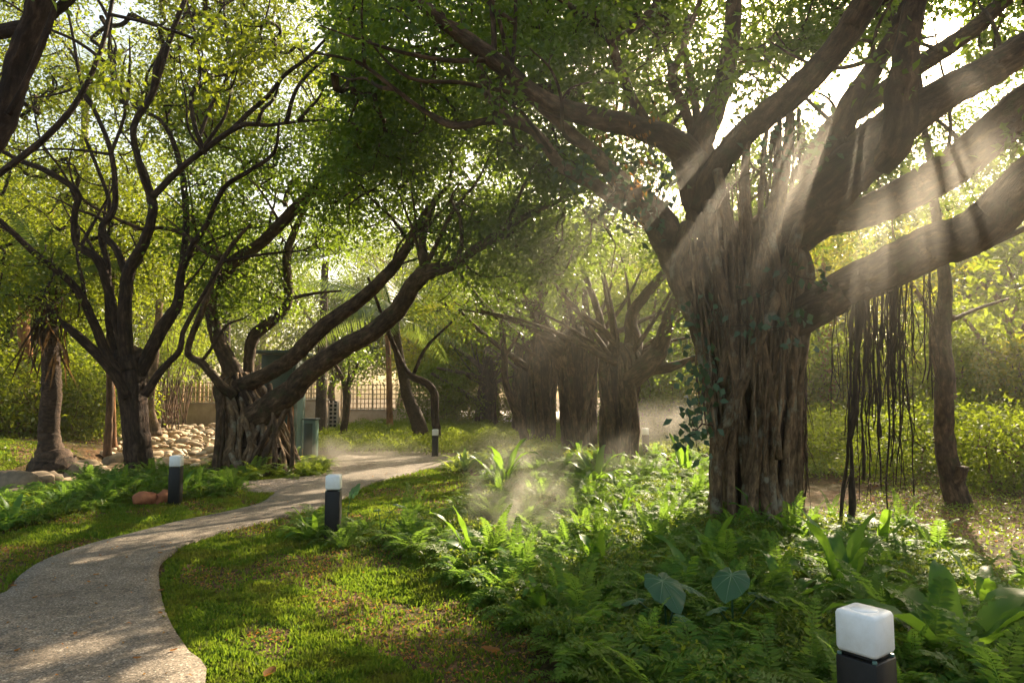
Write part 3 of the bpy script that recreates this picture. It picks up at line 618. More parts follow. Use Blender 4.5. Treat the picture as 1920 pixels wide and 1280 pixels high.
L([(262, 700, 13, 28), (302, 618, 12.9, 29), (332, 571, 12.8, 23), (339, 514, 12.7, 18), (359, 464, 12.6, 14), (385, 425, 12.5, 12), (420, 353, 12.3, 11), (470, 319, 12.2, 10), (514, 285, 12.1, 8), (524, 222, 12, 5)])
L([(340, 510, 12.7, 15), (349, 430, 12.9, 14), (347, 370, 13, 14), (336, 302, 13.1, 12), (309, 235, 13.2, 10), (269, 208, 13.3, 8), (215, 178, 13.4, 6), (215, 90, 13.4, 5)])
L([(385, 290, 11.8, 10), (365, 235, 11.7, 10), (358, 180, 11.7, 9), (375, 140, 11.7, 8), (365, 60, 11.7, 6), (350, 0, 11.7, 5)], sides=8)
L([(372, 262, 11.9, 9), (395, 200, 11.9, 8), (420, 160, 11.9, 7), (440, 90, 11.9, 5)], sides=8)
L([(245, 740, 12.9, 30), (202, 665, 12.7, 22), (161, 574, 12.4, 18), (130, 528, 12.2, 16), (67, 477, 12, 14), (20, 433, 11.8, 12), (-30, 385, 11.7, 9)])
L([(240, 745, 12.8, 26), (208, 692, 12.7, 22), (144, 628, 12.5, 19), (111, 600, 12.4, 11), (74, 561, 12.3, 7), (0, 553, 12.2, 5)])
L([(225, 690, 13.2, 22), (205, 600, 13.2, 17), (202, 497, 13.2, 13), (188, 440, 13.2, 10), (205, 380, 13.2, 9), (160, 260, 13.2, 7)])
L([(232, 660, 13, 22), (208, 560, 12.8, 20), (185, 488, 12.6, 20), (144, 457, 12.5, 15), (140, 400, 12.4, 14), (144, 359, 12.3, 14), (84, 319, 12.1, 13), (40, 302, 12, 11), (-20, 270, 11.9, 8)])
L([(238, 520, 12.8, 17), (220, 470, 12.8, 15), (191, 430, 12.8, 14), (216, 386, 12.7, 13), (208, 285, 12.6, 11), (175, 202, 12.5, 9), (151, 150, 12.4, 8), (135, 60, 12.3, 6), (120, -10, 12.2, 5)])
L([(208, 290, 12.6, 8), (235, 200, 12.4, 7), (205, 110, 12.4, 6), (210, 30, 12.3, 5)], sides=8)
L([(272, 740, 12.8, 20), (302, 695, 12.7, 16), (336, 658, 12.6, 13), (343, 625, 12.6, 11), (360, 590, 12.6, 10), (400, 520, 12.6, 7), (430, 470, 12.6, 5)])
L([(-20, 340, 9, 14), (40, 295, 9, 15), (84, 259, 9, 15), (141, 195, 9, 13), (188, 97, 9, 10), (215, -20, 9, 8)])
t.sprout(44, 3.0, (1.0, 2.6), .028, 6)
z = [(-60, 330, -60, 330, 13, 17, 390), (300, 680, -80, 250, 12.5, 16.5, 470), (-60, 300, 300, 560, 13.8, 17.5, 230), (-80, 230, 430, 600, 14, 17, 150), (-60, 120, 470, 590, 11.5, 12.8, 22)]
t.crown(zone_pts(z, t.r, -1.0), 76, .27, .09, .045, rmin=.0085, maxr=.05)
dk = zone_pts([(370, 500, 20, 190, 9, 10, 30), (170, 230, 110, 170, 9, 10, 8)], t.r); t.crown(dk, 30, .17, .11, .06, 'leaf_spray')

# foreground stem cutting the top left corner
t = Tree('leaning_tree', 'near black tree stem crossing the top left corner of the view', 'tree', (-5.2, 4.6), M['bark_dark'], M['leaf'], None, 14)
L = t.limb
g = Geo(); P = [np.array([-5.2, 4.6, -.1]), np.array([-4.7, 4.8, 1.4]), U(-60, 330, 4.9), U(5, 228, 5.0), U(34, 118, 5), U(64, 34, 5), U(95, -60, 5)]
g.add(*tube(P, [.17, .13, .1, .085, .085, .09, .08], 14, 6, .05, .06, 3, 4)); obj('trunk', g.mesh('trunk', t.base, True), t.bark, t.e); t.sk.append(np.array(P[3:])); t.sr.append(np.full(4, .08))
L([(-60, 62, 5.2, 28), (0, 60, 5.2, 28), (40, 52, 5.1, 26), (75, 42, 5.1, 24), (105, 22, 5.1, 20), (140, -10, 5.1, 18), (200, -70, 5.1, 14)])
L([(15, 215, 4.9, 12), (50, 151, 4.9, 11), (84, 70, 4.9, 12), (105, 10, 4.9, 10)])
t.crown(UA(t.r.uniform(-400, 250, 60), t.r.uniform(-500, -60, 60), t.r.uniform(4.5, 7, 60)), 60, .28, .08, .045)

# ------------------------------------------------------------------ banyans in the middle
def mid_banyan(label, base, B, prof, limbs, zones, seed, nstr=34, per=80, leafL=.1):
    t = Tree('banyan_tree', label, 'tree', U(*base, B)[:2], M['bark_banyan'], M['leaf'], 'banyan trees', seed)
    banyan_trunk(t, [(x, y, B, w) for x, y, w in prof], nstr, seed, (.02, .07), 26, core=.82, spread=.2, top_jit=.6)
    for l in limbs: t.limb([(x, y, B + dd, w) for x, y, dd, w in l], sides=9)
    r_ = np.random.default_rng(seed * 3); x0, y0, w0 = prof[2]; sc_ = 15.2 / B
    for i in range(9):
        a = math.radians(-68 + 136 * i / 8 + r_.uniform(-7, 7)); Lp = r_.uniform(130, 230) * sc_; sx_ = x0 + math.sin(a) * w0 * .3; bend = r_.uniform(-.3, .3); q = []
        for k, (f, wf) in enumerate(((-.08, 1.1), (.2, .85), (.5, .6), (.8, .42), (1.1, .2))): q.append((sx_ + math.sin(a + bend * f) * Lp * f, y0 - 18 * sc_ - math.cos(a * .85 + bend * f) * Lp * f, B - .35 + .7 * ((i * 5) % 9) / 9 + (i % 3 - 1) * f * .8, w0 * .145 * wf))
        t.limb(q, sides=8)
    P = zone_pts([(a, b, c, d, B + e, B + f, n) for a, b, c, d, e, f, n in zones], t.r, -1.2)
    t.crown(P, per, .38, leafL, leafL * .5); return t
mid_banyan('leafy banyan with a twisted root trunk, nearest of the middle row, right of centre', (1160, 885), 15.2,
    [(1166, 645, 40), (1164, 662, 66), (1162, 690, 84), (1160, 730, 76), (1162, 790, 68), (1160, 850, 60), (1158, 885, 64), (1158, 905, 70)],
    [[(1165, 720, -.2, 50), (1205, 690, -.3, 44), (1232, 664, -.2, 38), (1245, 632, -.3, 28), (1261, 581, -.4, 26), (1290, 520, -.5, 22), (1310, 470, -.5, 16)],
     [(1200, 690, -.2, 30), (1245, 689, -.3, 22), (1280, 680, -.5, 14), (1330, 660, -.6, 10)],
     [(1172, 700, 0, 50), (1188, 650, .1, 36), (1184, 591, .2, 24), (1228, 531, .1, 20), (1251, 504, 0, 18), (1290, 430, 0, 12)],
     [(1150, 690, .2, 22), (1170, 672, 0, 16), (1137, 625, -.2, 14), (1093, 591, -.3, 13), (1050, 550, -.4, 12), (1010, 500, -.5, 10), (960, 430, -.6, 7)],
     [(1150, 700, 0, 40), (1134, 650, .4, 18), (1120, 580, .5, 14), (1090, 500, .6, 10)]],
    [(1060, 1330, 400, 640, -1.5, 2.5, 230), (1130, 1260, 560, 700, -1, 1, 30)], 21, 44, 85)
mid_banyan('thick banyan with diagonal roots crossing its trunk, left neighbour of the twisted one', (1088, 850), 17.5,
    [(1076, 610, 40), (1077, 630, 66), (1078, 665, 88), (1082, 720, 76), (1082, 780, 66), (1084, 830, 58), (1086, 850, 60), (1086, 865, 64)],
    [[(1075, 700, -.2, 44), (1052, 665, -.3, 38), (1028, 636, -.3, 30), (1008, 580, -.5, 24), (1020, 531, -.6, 21), (993, 511, -.8, 20), (942, 487, -1, 16), (900, 450, -1.2, 10)],
     [(1020, 535, -.6, 20), (1045, 480, -.5, 14), (1040, 420, -.4, 10)],
     [(1084, 670, 0, 50), (1080, 620, .1, 38), (1077, 560, .3, 22), (1100, 500, .3, 16), (1110, 430, .3, 10)],
     [(1085, 650, -.6, 10), (1070, 590, -.8, 8), (1062, 540, -.9, 6)],
     [(1110, 650, -.3, 18), (1100, 590, -.5, 14), (1095, 540, -.6, 10)]],
    [(880, 1130, 400, 600, -2, 2.5, 260)], 22, 40, 80)
mid_banyan('dark banyan trunk behind the mist with a fan of thin branches leaning left', (1018, 835), 21,
    [(1014, 575, 18), (1016, 620, 34), (1018, 680, 52), (1018, 740, 50), (1018, 800, 48), (1018, 835, 52), (1018, 845, 54)],
    [[(1000, 650, 0, 12), (986, 638, 0, 10), (936, 598, -.5, 9), (902, 564, -1, 8), (858, 507, -1.5, 6)],
     [(1010, 640, 0, 12), (990, 610, 0, 9), (972, 591, 0, 8), (962, 548, -.5, 6), (940, 500, -.5, 5)],
     [(1010, 620, 0, 18), (993, 574, -.3, 13), (942, 554, -.6, 11), (915, 521, -1, 9), (868, 500, -1.2, 7), (820, 440, -1.5, 5)],
     [(1020, 640, 0, 14), (1000, 600, .2, 10), (985, 560, .4, 8)],
     [(990, 690, 0, 14), (950, 660, -.3, 11), (900, 620, -.6, 8), (860, 580, -1, 5)]],
    [(820, 1060, 420, 620, -2, 3, 170)], 23, 30, 70, .12)
mid_banyan('narrow banyan trunk glimpsed behind the dark one in the middle row', (978, 800), 27,
    [(978, 600, 12), (978, 640, 24), (978, 700, 30), (978, 760, 30), (978, 800, 32), (978, 808, 34)],
    [[(975, 650, 0, 14), (950, 600, 0, 10), (920, 560, 0, 6)], [(980, 650, 0, 14), (1000, 600, 0, 10)]],
    [(880, 1100, 480, 640, -2, 3, 70)], 24, 20, 60, .14)
mid_banyan('low dark banyan at the far end of the row, half hidden by a bush', (912, 790), 31,
    [(915, 650, 12), (915, 690, 26), (915, 730, 36), (912, 770, 36), (912, 790, 38), (912, 798, 40)],
    [[(915, 700, 0, 14), (880, 670, 0, 9), (840, 640, 0, 6)], [(915, 700, 0, 14), (940, 660, 0, 9), (960, 620, 0, 6)], [(905, 760, 0, 12), (860, 730, -1, 9), (810, 700, -2, 6)], [(905, 710, 0, 10), (870, 700, -1, 8), (820, 690, -2, 5)]],
    [(800, 980, 600, 700, -3, 3, 90)], 25, 18, 60, .15)
def stem_tree(name, label, cat, base, B, trunk, limbs, zones, bark, leaf, seed, per=50, L_=.1, group=None, sig=.35, gap=-1.2):
    t = Tree(name, label, cat, U(*base, B)[:2], bark, leaf, group, seed)
    t.limb([(x, y, B + dd, w) for x, y, dd, w in trunk], 'trunk', sides=14)
    for l in limbs: t.limb([(x, y, B + dd, w) for x, y, dd, w in l], sides=8)
    if zones:
        P = zone_pts([(a, b, c, d, B + e, B + f, n) for a, b, c, d, e, f, n in zones], t.r, gap)
        if len(P): t.crown(P, per, sig, L_, L_ * .5)
    return t
stem_tree('slender_tree', 'slender grey tree with a sawn-off stub right of the hanging roots', 'tree', (1800, 964), 9.6,
    [(1717, 60, .6, 9), (1730, 218, .5, 11), (1744, 302, .4, 14), (1750, 369, .4, 16), (1765, 470, .3, 20), (1770, 560, .2, 25), (1762, 648, .1, 36), (1771, 700, 0, 33), (1770, 790, 0, 33), (1776, 860, 0, 37), (1790, 920, 0, 43), (1800, 962, 0, 48), (1802, 985, 0, 56)],
    [[(1762, 330, .4, 8), (1800, 280, .5, 7), (1850, 250, .6, 5)], [(1785, 600, .2, 9), (1830, 580, .6, 7), (1890, 560, 1, 5)],
     [(1784, 915, 0, 24), (1800, 890, -.15, 21), (1806, 874, -.2, 20)]],
    [(1690, 1980, 120, 420, 0, 3, 90)], M['bark_banyan'], M['leaf'], 31, 55, .1)
stem_tree('slender_tree', 'thin pale stem leaning just behind the stubbed grey tree', 'tree', (1796, 812), 16.5,
    [(1700, 520, 0, 9), (1750, 600, 0, 11), (1780, 690, 0, 12), (1788, 760, 0, 14), (1796, 815, 0, 17), (1797, 830, 0, 20)], [], [(1640, 1800, 420, 560, -1, 2, 40)], M['bark_back'], M['leaf_sunlit'], 32, 60, .13)
stem_tree('orange_trunk_tree', 'straight orange-barked trunk seen between the great banyan and its hanging roots', 'tree', (1540, 798), 22,
    [(1545, 480, 0, 8), (1540, 620, 0, 13), (1543, 700, 0, 16), (1541, 798, 0, 19), (1541, 812, 0, 22)], [[(1541, 640, 0, 8), (1570, 580, 0, 6), (1600, 520, 0, 5)]], [(1480, 1640, 380, 560, -2, 2, 60)], M['bark_red'], M['leaf_sunlit'], 33, 60, .15)
stem_tree('orange_trunk_tree', 'shorter knotty orange trunk leaning against the straight orange one', 'tree', (1558, 798), 21.5,
    [(1580, 560, 0, 7), (1552, 640, 0, 10), (1550, 690, 0, 13), (1561, 730, 0, 19), (1557, 760, 0, 14), (1558, 798, 0, 15), (1558, 814, 0, 18)], [[(1552, 660, 0, 8), (1600, 630, 0, 6), (1640, 610, 0, 4)]], [(1560, 1680, 440, 600, -2, 2, 40)], M['bark_red'], M['leaf_sunlit'], 34, 60, .15)
stem_tree('magnolia_tree', 'thick-trunked tree at the right edge with crooked branches and big leaves', 'tree', (1903, 805), 18.5,
    [(1900, 640, 0, 22), (1906, 700, 0, 27), (1903, 760, 0, 36), (1902, 805, 0, 44), (1902, 822, 0, 50)],
    [[(1900, 650, 0, 18), (1890, 610, -.3, 12), (1870, 560, -.6, 9), (1840, 530, -1, 6)], [(1902, 650, 0, 16), (1930, 600, 0, 12), (1960, 540, 0, 8)], [(1895, 680, 0, 12), (1850, 650, -.6, 9), (1810, 600, -1, 6), (1770, 590, -1.3, 4)], [(1890, 610, -.3, 8), (1910, 560, -.6, 7), (1890, 500, -.8, 5)]],
    [(1780, 1980, 470, 680, -2, 1, 60)], M['bark_pale'], M['leaf_back'], 35, 12, .26, sig=.3, gap=None)
stem_tree('elbow_tree', 'blackish trunk bent like an elbow behind the lamp on the middle lawn', 'tree', (818, 806), 19,
    [(690, 520, -1, 5), (720, 600, -.5, 7), (748, 670, 0, 11), (768, 703, 0, 13), (800, 718, 0, 14), (814, 738, 0, 15), (816, 780, 0, 15), (818, 806, 0, 16), (818, 820, 0, 18)], [[(776, 700, 0, 7), (800, 650, 0, 6), (850, 600, 0, 4), (880, 560, 0, 3)]], [(790, 900, 470, 600, -2, 2, 40)], M['bark_dark'], M['leaf_left'], 36, 50, .12)
stem_tree('small_tree', 'small forked tree with a pale knobbly trunk in front of the timber railing', 'tree', (643, 815), 23,
    [(650, 722, 0, 14), (651, 745, 0, 15), (648, 780, 0, 13), (643, 812, 0, 14), (643, 824, 0, 17)], [[(650, 730, 0, 12), (638, 700, 0, 8), (625, 680, 0, 6)], [(652, 730, 0, 10), (662, 705, 0, 7), (672, 680, 0, 5)], [(651, 730, 0, 8), (655, 690, 0, 5), (648, 660, 0, 4)]], [(610, 690, 640, 730, -1, 1, 50)], M['bark_banyan'], M['leaf'], 37, 60, .11, sig=.28)
stem_tree('sunlit_stem_tree', 'thin orange sunlit stem standing in front of the timber railing left of the leaning palm', 'tree', (731, 790), 27,
    [(722, 600, 0, 8), (728, 660, 0, 9), (730, 740, 0, 11), (731, 790, 0, 12), (731, 798, 0, 14)], [], [(660, 800, 440, 540, 1, 4, 40)], M['bark_red'], M['leaf_back'], 38, 60, .15)
stem_tree('leaning_stem_tree', 'thin curved stem leaning in front of the narrow banyan trunks', 'tree', (985, 822), 20,
    [(940, 600, 0, 9), (946, 665, 0, 12), (948, 715, 0, 13), (962, 755, 0, 15), (976, 795, 0, 16), (985, 826, 0, 18)], [[(945, 670, 0, 8), (965, 640, 0, 6), (985, 610, 0, 4)]], [(900, 1000, 560, 640, -1, 1, 20)], M['bark_banyan'], M['leaf'], 39, 50, .12)
for i, (a, lab) in enumerate((((202, 842, 12), 'front one of two slim brown stems beside the boulders'), ((212, 826, 10), 'rear one of two slim brown stems beside the boulders'))):
    stem_tree('slim_stem_tree', lab, 'tree', a[:2], 15 + i * 2, [(215 + 20 * i, 500, 0, 6), (203 + 8 * i, 640, 0, 9), (206 + 4 * i, 720, 0, a[2]), (205 + 7 * i, 790, 0, a[2]), (a[0], a[1], 0, a[2] + 3), (a[0], a[1] + 12, 0, a[2] + 4)], [], [(60, 330, 380, 560, -1, 2, 40)], M['bark_red'] if i else M['bark_back'], M['leaf_left'], 41 + i, 50, .11)
stem_tree('pale_stem_tree', 'pale grey trunk with flared foot just behind the dark forked tree', 'tree', (287, 800), 21,
    [(300, 560, 0, 12), (292, 650, 0, 14), (284, 720, 0, 15), (283, 770, 0, 14), (289, 800, 0, 22), (290, 815, 0, 30)], [], [(220, 400, 440, 580, -1, 2, 50)], M['bark_pale'], M['leaf_left'], 43, 60, .13)
stem_tree('reddish_trunk_tree', 'thick reddish trunk in the deep shade near the left edge', 'tree', (56, 800), 20,
    [(40, 540, 0, 20), (44, 620, 0, 22), (48, 700, 0, 25), (53, 770, 0, 32), (56, 805, 0, 42), (56, 822, 0, 50)], [], [(-100, 200, 420, 560, -1, 2, 70)], M['bark_red'], M['leaf_left'], 44, 60, .13)
stem_tree('roadside_tree', 'dark crooked trunk at the far left edge of the wood', 'tree', (8, 810), 24,
    [(10, 560, 0, 16), (6, 680, 0, 18), (10, 780, 0, 22), (10, 815, 0, 30)], [], [(-120, 120, 420, 600, -1, 2, 60)], M['bark_dark'], M['leaf_left'], 45, 60, .15)

# ------------------------------------------------------------------ palms
def frond(g, base, az, el, Lh, droop, n=34, leafl=.5, w=.03, r=None, gs=None):
    pts = []; d = np.array([math.cos(az) * math.cos(el), math.sin(az) * math.cos(el), math.sin(el)]); p = np.array(base, float); step = Lh / 12
    for i in range(13):
        pts.append(p.copy()); p = p + d * step; d = nrm(d + np.array([0, 0, -droop * (i + 2) / 12]))
    pts = np.array(pts); gs.add(*tube(pts, np.linspace(.028, .006, 13), 5, 1, 0, 0, 3, 1))
    s = np.linspace(.12, .99, n); k = s * 12; i0 = np.clip(k.astype(int), 0, 11); f = (k - i0)[:, None]
    P = pts[i0] * (1 - f) + pts[i0 + 1] * f; T = nrm(pts[i0 + 1] - pts[i0]); S = nrm(np.cross(T, [0, 0, 1])); Up = np.cross(S, T)
    ll = leafl * np.sin(np.pi * (.12 + .83 * s)) ** .7
    for sg in (-1, 1):
        D = nrm(S * sg * .9 + T * .55 - Up * .25 + np.array([0, 0, -.45]) + r.normal(0, .07, (n, 3))); leaves(g, P, D, Up, ll, w, .1)
def palm(label, base_xy, ptsr, head, nf, Lh, seed, leafl=.5, skirt=0, down=.13):
    z = gzf(*base_xy); e = thing('palm_tree', label, 'palm', (base_xy[0], base_xy[1], z), None); o = np.array([base_xy[0], base_xy[1], z]); r = np.random.default_rng(seed)
    P = [p for p, _ in ptsr]; Rr = [q for _, q in ptsr]; g = Geo(); g.add(*tube(P, Rr, 16, 8, .03, .03, 4, seed)); obj('trunk', g.mesh('trunk', o, True), M['palmtrunk'], e)
    for i in range(nf):
        g = Geo(); gs = Geo(); az = i * 2.4 + r.uniform(-.2, .2); el = r.uniform(-.1, 1.35); frond(g, head, az, el, Lh * r.uniform(.8, 1.1), down * r.uniform(.8, 1.4), 36, leafl, .035, r, gs)
        f = obj('frond', gs.mesh('frond', o, True), M['palm'], e); obj('leaflets', g.mesh('leaflets', o, attr=False), M['palm'], f)
    if skirt:
        g = Geo(); n = skirt; h = np.array(head); P = h + r.normal(0, .16, (n, 3)) * np.array([1, 1, 2.2]) - np.array([0, 0, .5]); D = nrm(r.normal(0, .25, (n, 3)) + np.array([0, 0, -1.0])); leaves(g, P, D, r.normal(0, 1, (n, 3)), r.uniform(.5, 1.1, n), .05); obj('dead_skirt', g.mesh('dead_skirt', o, attr=False), M['dryfrond'], e)
D_ = 21.5; b0 = G(790, 834); b0 = U(788, 812, D_)
palm('leaning palm with drooping feathery fronds, left of the bent black trunk', (b0[0], D_), [(np.array([b0[0], D_, -.2]), .27), (U(786, 800, D_), .24), (U(764, 742, D_), .18), (U(754, 692, D_), .16), (U(743, 640, D_), .15), (U(740, 600, D_), .16)], U(740, 598, D_), 24, 3.4, 51, .75)
D_ = 13.6; b0 = U(97, 872, D_)
palm('dark stout palm with a shaggy skirt of dead fronds on a root mound', (b0[0], D_), [(U(98, 890, D_), .5), (U(98, 862, D_), .36), (U(94, 835, D_), .22), (U(92, 800, D_), .19), (U(97, 732, D_), .18), (U(94, 640, D_), .15), (U(94, 560, D_), .16)], U(94, 550, D_), 11, 1.8, 52, .4, 130, .2)
D_ = 34; b0 = U(420, 790, D_)
palm('tall palm behind the railing whose crown shows high between the left trees', (b0[0], D_), [(np.array([b0[0], D_, -.2]), .25), (U(425, 600, D_), .18), (U(420, 330, D_), .15)], U(420, 330, D_), 20, 4.0, 53, .9)
D_ = 30; b0 = U(150, 790, D_)
palm('tall palm far behind the left bank, crown above the dark forked tree', (b0[0], D_), [(np.array([b0[0], D_, -.2]), .25), (U(155, 500, D_), .18), (U(160, 180, D_), .15)], U(160, 170, D_), 20, 4.0, 54, .9)
D_ = 26; b0 = U(600, 790, D_)
palm('palm behind the green shed, its crown in the gap above the long limbs', (b0[0], D_), [(np.array([b0[0], D_, -.2]), .22), (U(605, 640, D_), .16), (U(610, 490, D_), .14)], U(612, 480, D_), 22, 3.0, 55, .7)

# ------------------------------------------------------------------ background trees and shrubs (a few kinds, copied)
def back_tree(seed, h, w, leaf, n=330, per=70, L_=.2, bark=None):
    r = np.random.default_rng(seed); e = thing('background_tree', 'leafy tree in the sunlit wood behind the banyans', 'tree', (0, 0, 0), 'trees of the wood behind')
    bark = bark or M['bark_back']; tr = [(0, 0, -.2), (r.normal(0, .2), r.normal(0, .2), h * .2), (r.normal(0, .4), r.normal(0, .3), h * .4), (r.normal(0, .5), r.normal(0, .5), h * .7)]
    g = Geo(); g.add(*tube(tr, [.28, .2, .17, .08], 10, 6, .05, .06, 3, seed)); sk = [np.array(tr[1:])]
    for i in range(7):
        a = i * 2.4 + r.uniform(0, 1); z0 = h * r.uniform(.2, .5); p0 = np.array([np.interp(z0, [q[2] for q in tr], [q[0] for q in tr]), np.interp(z0, [q[2] for q in tr], [q[1] for q in tr]), z0])
        L_b = w * r.uniform(.6, 1); p1 = p0 + np.array([math.cos(a) * L_b * .5, math.sin(a) * L_b * .5, h * .16]); p2 = p0 + np.array([math.cos(a) * L_b, math.sin(a) * L_b, h * r.uniform(.25, .45)])
        g.add(*tube([p0, p1, p2], [.11, .08, .03], 7, 5, .06, 0, 3, i)); sk.append(catmull([p0, p1, p2], 5))
    obj('trunk', g.mesh('trunk', smooth=True), bark, e)
    u = nrm(r.normal(0, 1, (n, 3))) * (r.random((n, 1)) ** .45); P = u * np.array([w, w, h * .42]) + np.array([0, 0, h * .6]); P = P[(gapf(P, .8) > -1.0) & (P[:, 2] > h * .24)]
    tw, _ = grow(np.concatenate(sk), None, P, r, .008, .4, .06); obj('branchwork', tw.mesh('branchwork', smooth=True), bark, e)
    c = crown(P, per, .55, L_, L_ * .5, r, .6, keepgaps=False); obj('crown', c.mesh('crown', attr=False), leaf, e); return e
def shrub(seed, h, w, leaf, n=120, per=60, L_=.13, name='shrub', label='', cat='shrub', group=None):
    r = np.random.default_rng(seed); e = thing(name, label, cat, (0, 0, 0), group)
    u = nrm(r.normal(0, 1, (n, 3)) + np.array([0, 0, .3])) * (r.random((n, 1)) ** .4); P = u * np.array([w, w, h * .55]) + np.array([0, 0, h * .45]); P = P[P[:, 2] > .08]
    sk = np.array([[r.normal(0, .12), r.normal(0, .12), z] for z in np.linspace(0, h * .3, 8)]); tw, _ = grow(sk, None, P, r, .006, .4, .04)
    obj('stem', tw.mesh('stem', smooth=True), M['bark_back'], e); c = crown(P, per, .24, L_, L_ * .5, r, .8, keepgaps=False); obj('foliage', c.mesh('foliage', attr=False), leaf, e); return e
bt = [back_tree(61, 9, 3.6, M['leaf_back']), back_tree(62, 12, 4.2, M['leaf_back'], 420), back_tree(63, 8, 3.4, M['leaf_sunlit'], 300), back_tree(64, 13, 4.5, M['leaf_left'], 420)]
spots = [(-22, 27, 1, 1), (-17, 31, 3, 1), (-26, 36, 3, 1.1), (-13, 50, 0, 1.2), (-20, 44, 1, 1.1), (-9, 54, 1, 1.2), (-5.5, 51, 0, 1.1), (-1, 45, 3, 1), (-3, 34, 2, .8), (3.5, 40, 1, 1), (0.5, 33, 0, .9), (7, 46, 3, 1.1), (8, 35, 2, 1),
         (9.5, 34, 2, 1), (13, 38, 1, 1.1), (17.5, 47, 2, 1.2), (19, 40, 3, 1.1), (31, 22, 0, .9), (24, 35, 1, 1.1), (28, 44, 3, 1.1), (30, 30, 2, 1.1), (-30, 30, 1, 1.1), (-18, 24.5, 0, .85), (5, 27, 0, .8), (-34, 45, 3, 1.2), (34, 40, 1, 1.2), (-6, 55, 3, 1.2), (12, 56, 3, 1.2), (-22, 58, 3, 1.3), (27, 58, 3, 1.3), (40, 55, 3, 1.3), (-40, 58, 3, 1.3), (2, 60, 1, 1.3)]
used = set()
for i, (x, y, k, s) in enumerate(spots):
    z = gzf(x, y)
    if k in used: dup(bt[k], (x, y, z), i * 1.7, s)
    else: used.add(k); bt[k].location = (x, y, z); bt[k].scale = (s, s, s)
sh = [shrub(71, 2.6, 1.7, M['leaf_sunlit'], 130, 60, .13, 'shrub', 'bush coloured sunlit yellow-green at the edge of the wood', 'shrub', 'sunlit-coloured bushes'),
      shrub(72, 3.2, 1.9, M['leaf_back'], 150, 60, .13, 'shrub', 'mid green bush standing in the undergrowth behind the trees', 'shrub', 'green bushes'),
      shrub(73, 2.2, 1.6, M['leaf_left'], 120, 60, .12, 'shrub', 'dark green bush added to deepen the shade on the left bank', 'shrub', 'dark bushes')]  # dark bushes put in to read as the left bank's deep shade
sspots = [(9.9, 25, 0), (12.0, 19.0, 1), (13.6, 18.2, 0), (15.4, 19.6, 1), (9.2, 21.6, 1), (11.2, 22, 0), (13.3, 21, 0), (15.5, 22, 1), (12.4, 24.5, 0), (17.5, 24, 0), (19.5, 22, 0), (10, 25.5, 1), (8, 24, 0), (14.5, 26, 1), (21.5, 26, 0), (16.5, 18.5, 1), (19, 30, 0), (7, 29, 0),
          (6, 31, 1), (.2, 33, 1), (-2.5, 34, 0), (4.8, 24.5, 1), (-3.2, 30.5, 1), (-15.2, 20.5, 2), (-13.0, 20.5, 2), (-17, 22, 2), (-14, 23.5, 0), (-17, 25, 2), (-19, 25, 2), (-20.5, 21, 2), (-16.5, 17.8, 2), (-14.6, 23.5, 1), (-18.5, 19.5, 2), (-12.2, 19.6, 2), (-13.8, 17.6, 2), (-15.6, 16.2, 2), (-22, 30, 0), (-21, 30, 1), (-18.5, 31, 0), (-18, 38, 0), (14, 32, 0), (24, 30, 0), (6.2, 33, 0), (25, 22, 1)]
used = set()
for i, (x, y, k) in enumerate(sspots):
    s = .85 + .35 * ((i * 37) % 10) / 10
    if k in used: dup(sh[k], (x, y, gzf(x, y)), i * 2.1, s)
    else: used.add(k); sh[k].location = (x, y, gzf(x, y)); sh[k].scale = (s, s, s)
sm = shrub(74, 1.0, .7, M['leaf_back'], 60, 45, .08, 'low_bush', 'low green bush on the ground right of the hanging roots', 'bush', 'low bushes of the right bank')
for i, (x, y) in enumerate([(6.2, 11.8), (7.6, 12.6), (8.9, 12.2), (6.9, 14.2), (8.3, 15.0), (9.8, 14.4), (5.6, 13.4), (10.4, 16.2), (7.5, 16.8), (5.4, 16.0), (9.2, 17.6), (7.9, 10.9), (9.3, 10.6), (11.4, 13.6)]):
    s_ = .7 + .5 * ((i * 29) % 10) / 10
    if i == 0: sm.location = (x, y, gzf(x, y)); sm.scale = (s_, s_, s_)
    else: dup(sm, (x, y, gzf(x, y)), i * 1.3, s_)
# bamboo clumps left of the wall
for j, (px, d, lab) in enumerate(((325, 31, 'bamboo clump with many thin yellowish canes at the left end of the concrete wall'), (305, 27, 'second bamboo clump behind the pale flared trunk'), )):
    b0 = U(px, 800, d); e = thing('bamboo', lab, 'bamboo', (b0[0], d, 0), 'bamboo clumps'); r = np.random.default_rng(80 + j); o = np.array([b0[0], d, 0]); tips = []
    for i in range(26):
        a = r.uniform(0, 6.3); q = r.uniform(0, .7); p0 = o + np.array([q * math.cos(a), q * math.sin(a), -.05]); p2 = p0 + np.array([r.normal(0, .7), r.normal(0, .7), r.uniform(3, 5)])
        g = Geo(); g.add(*tube([p0, (p0 + p2) / 2 + r.normal(0, .08, 3), p2], [.022, .02, .008], 6, 4)); obj('cane', g.mesh('cane', o, True), M['bark_back'], e); tips.append(p2); tips.append((p0 + p2) / 2 + [0, 0, 1.4])
    c = crown(np.array(tips), 60, .4, .2, .035, r, 1, .7, False); obj('foliage', c.mesh('foliage', o, attr=False), M['leaf_back'], e)

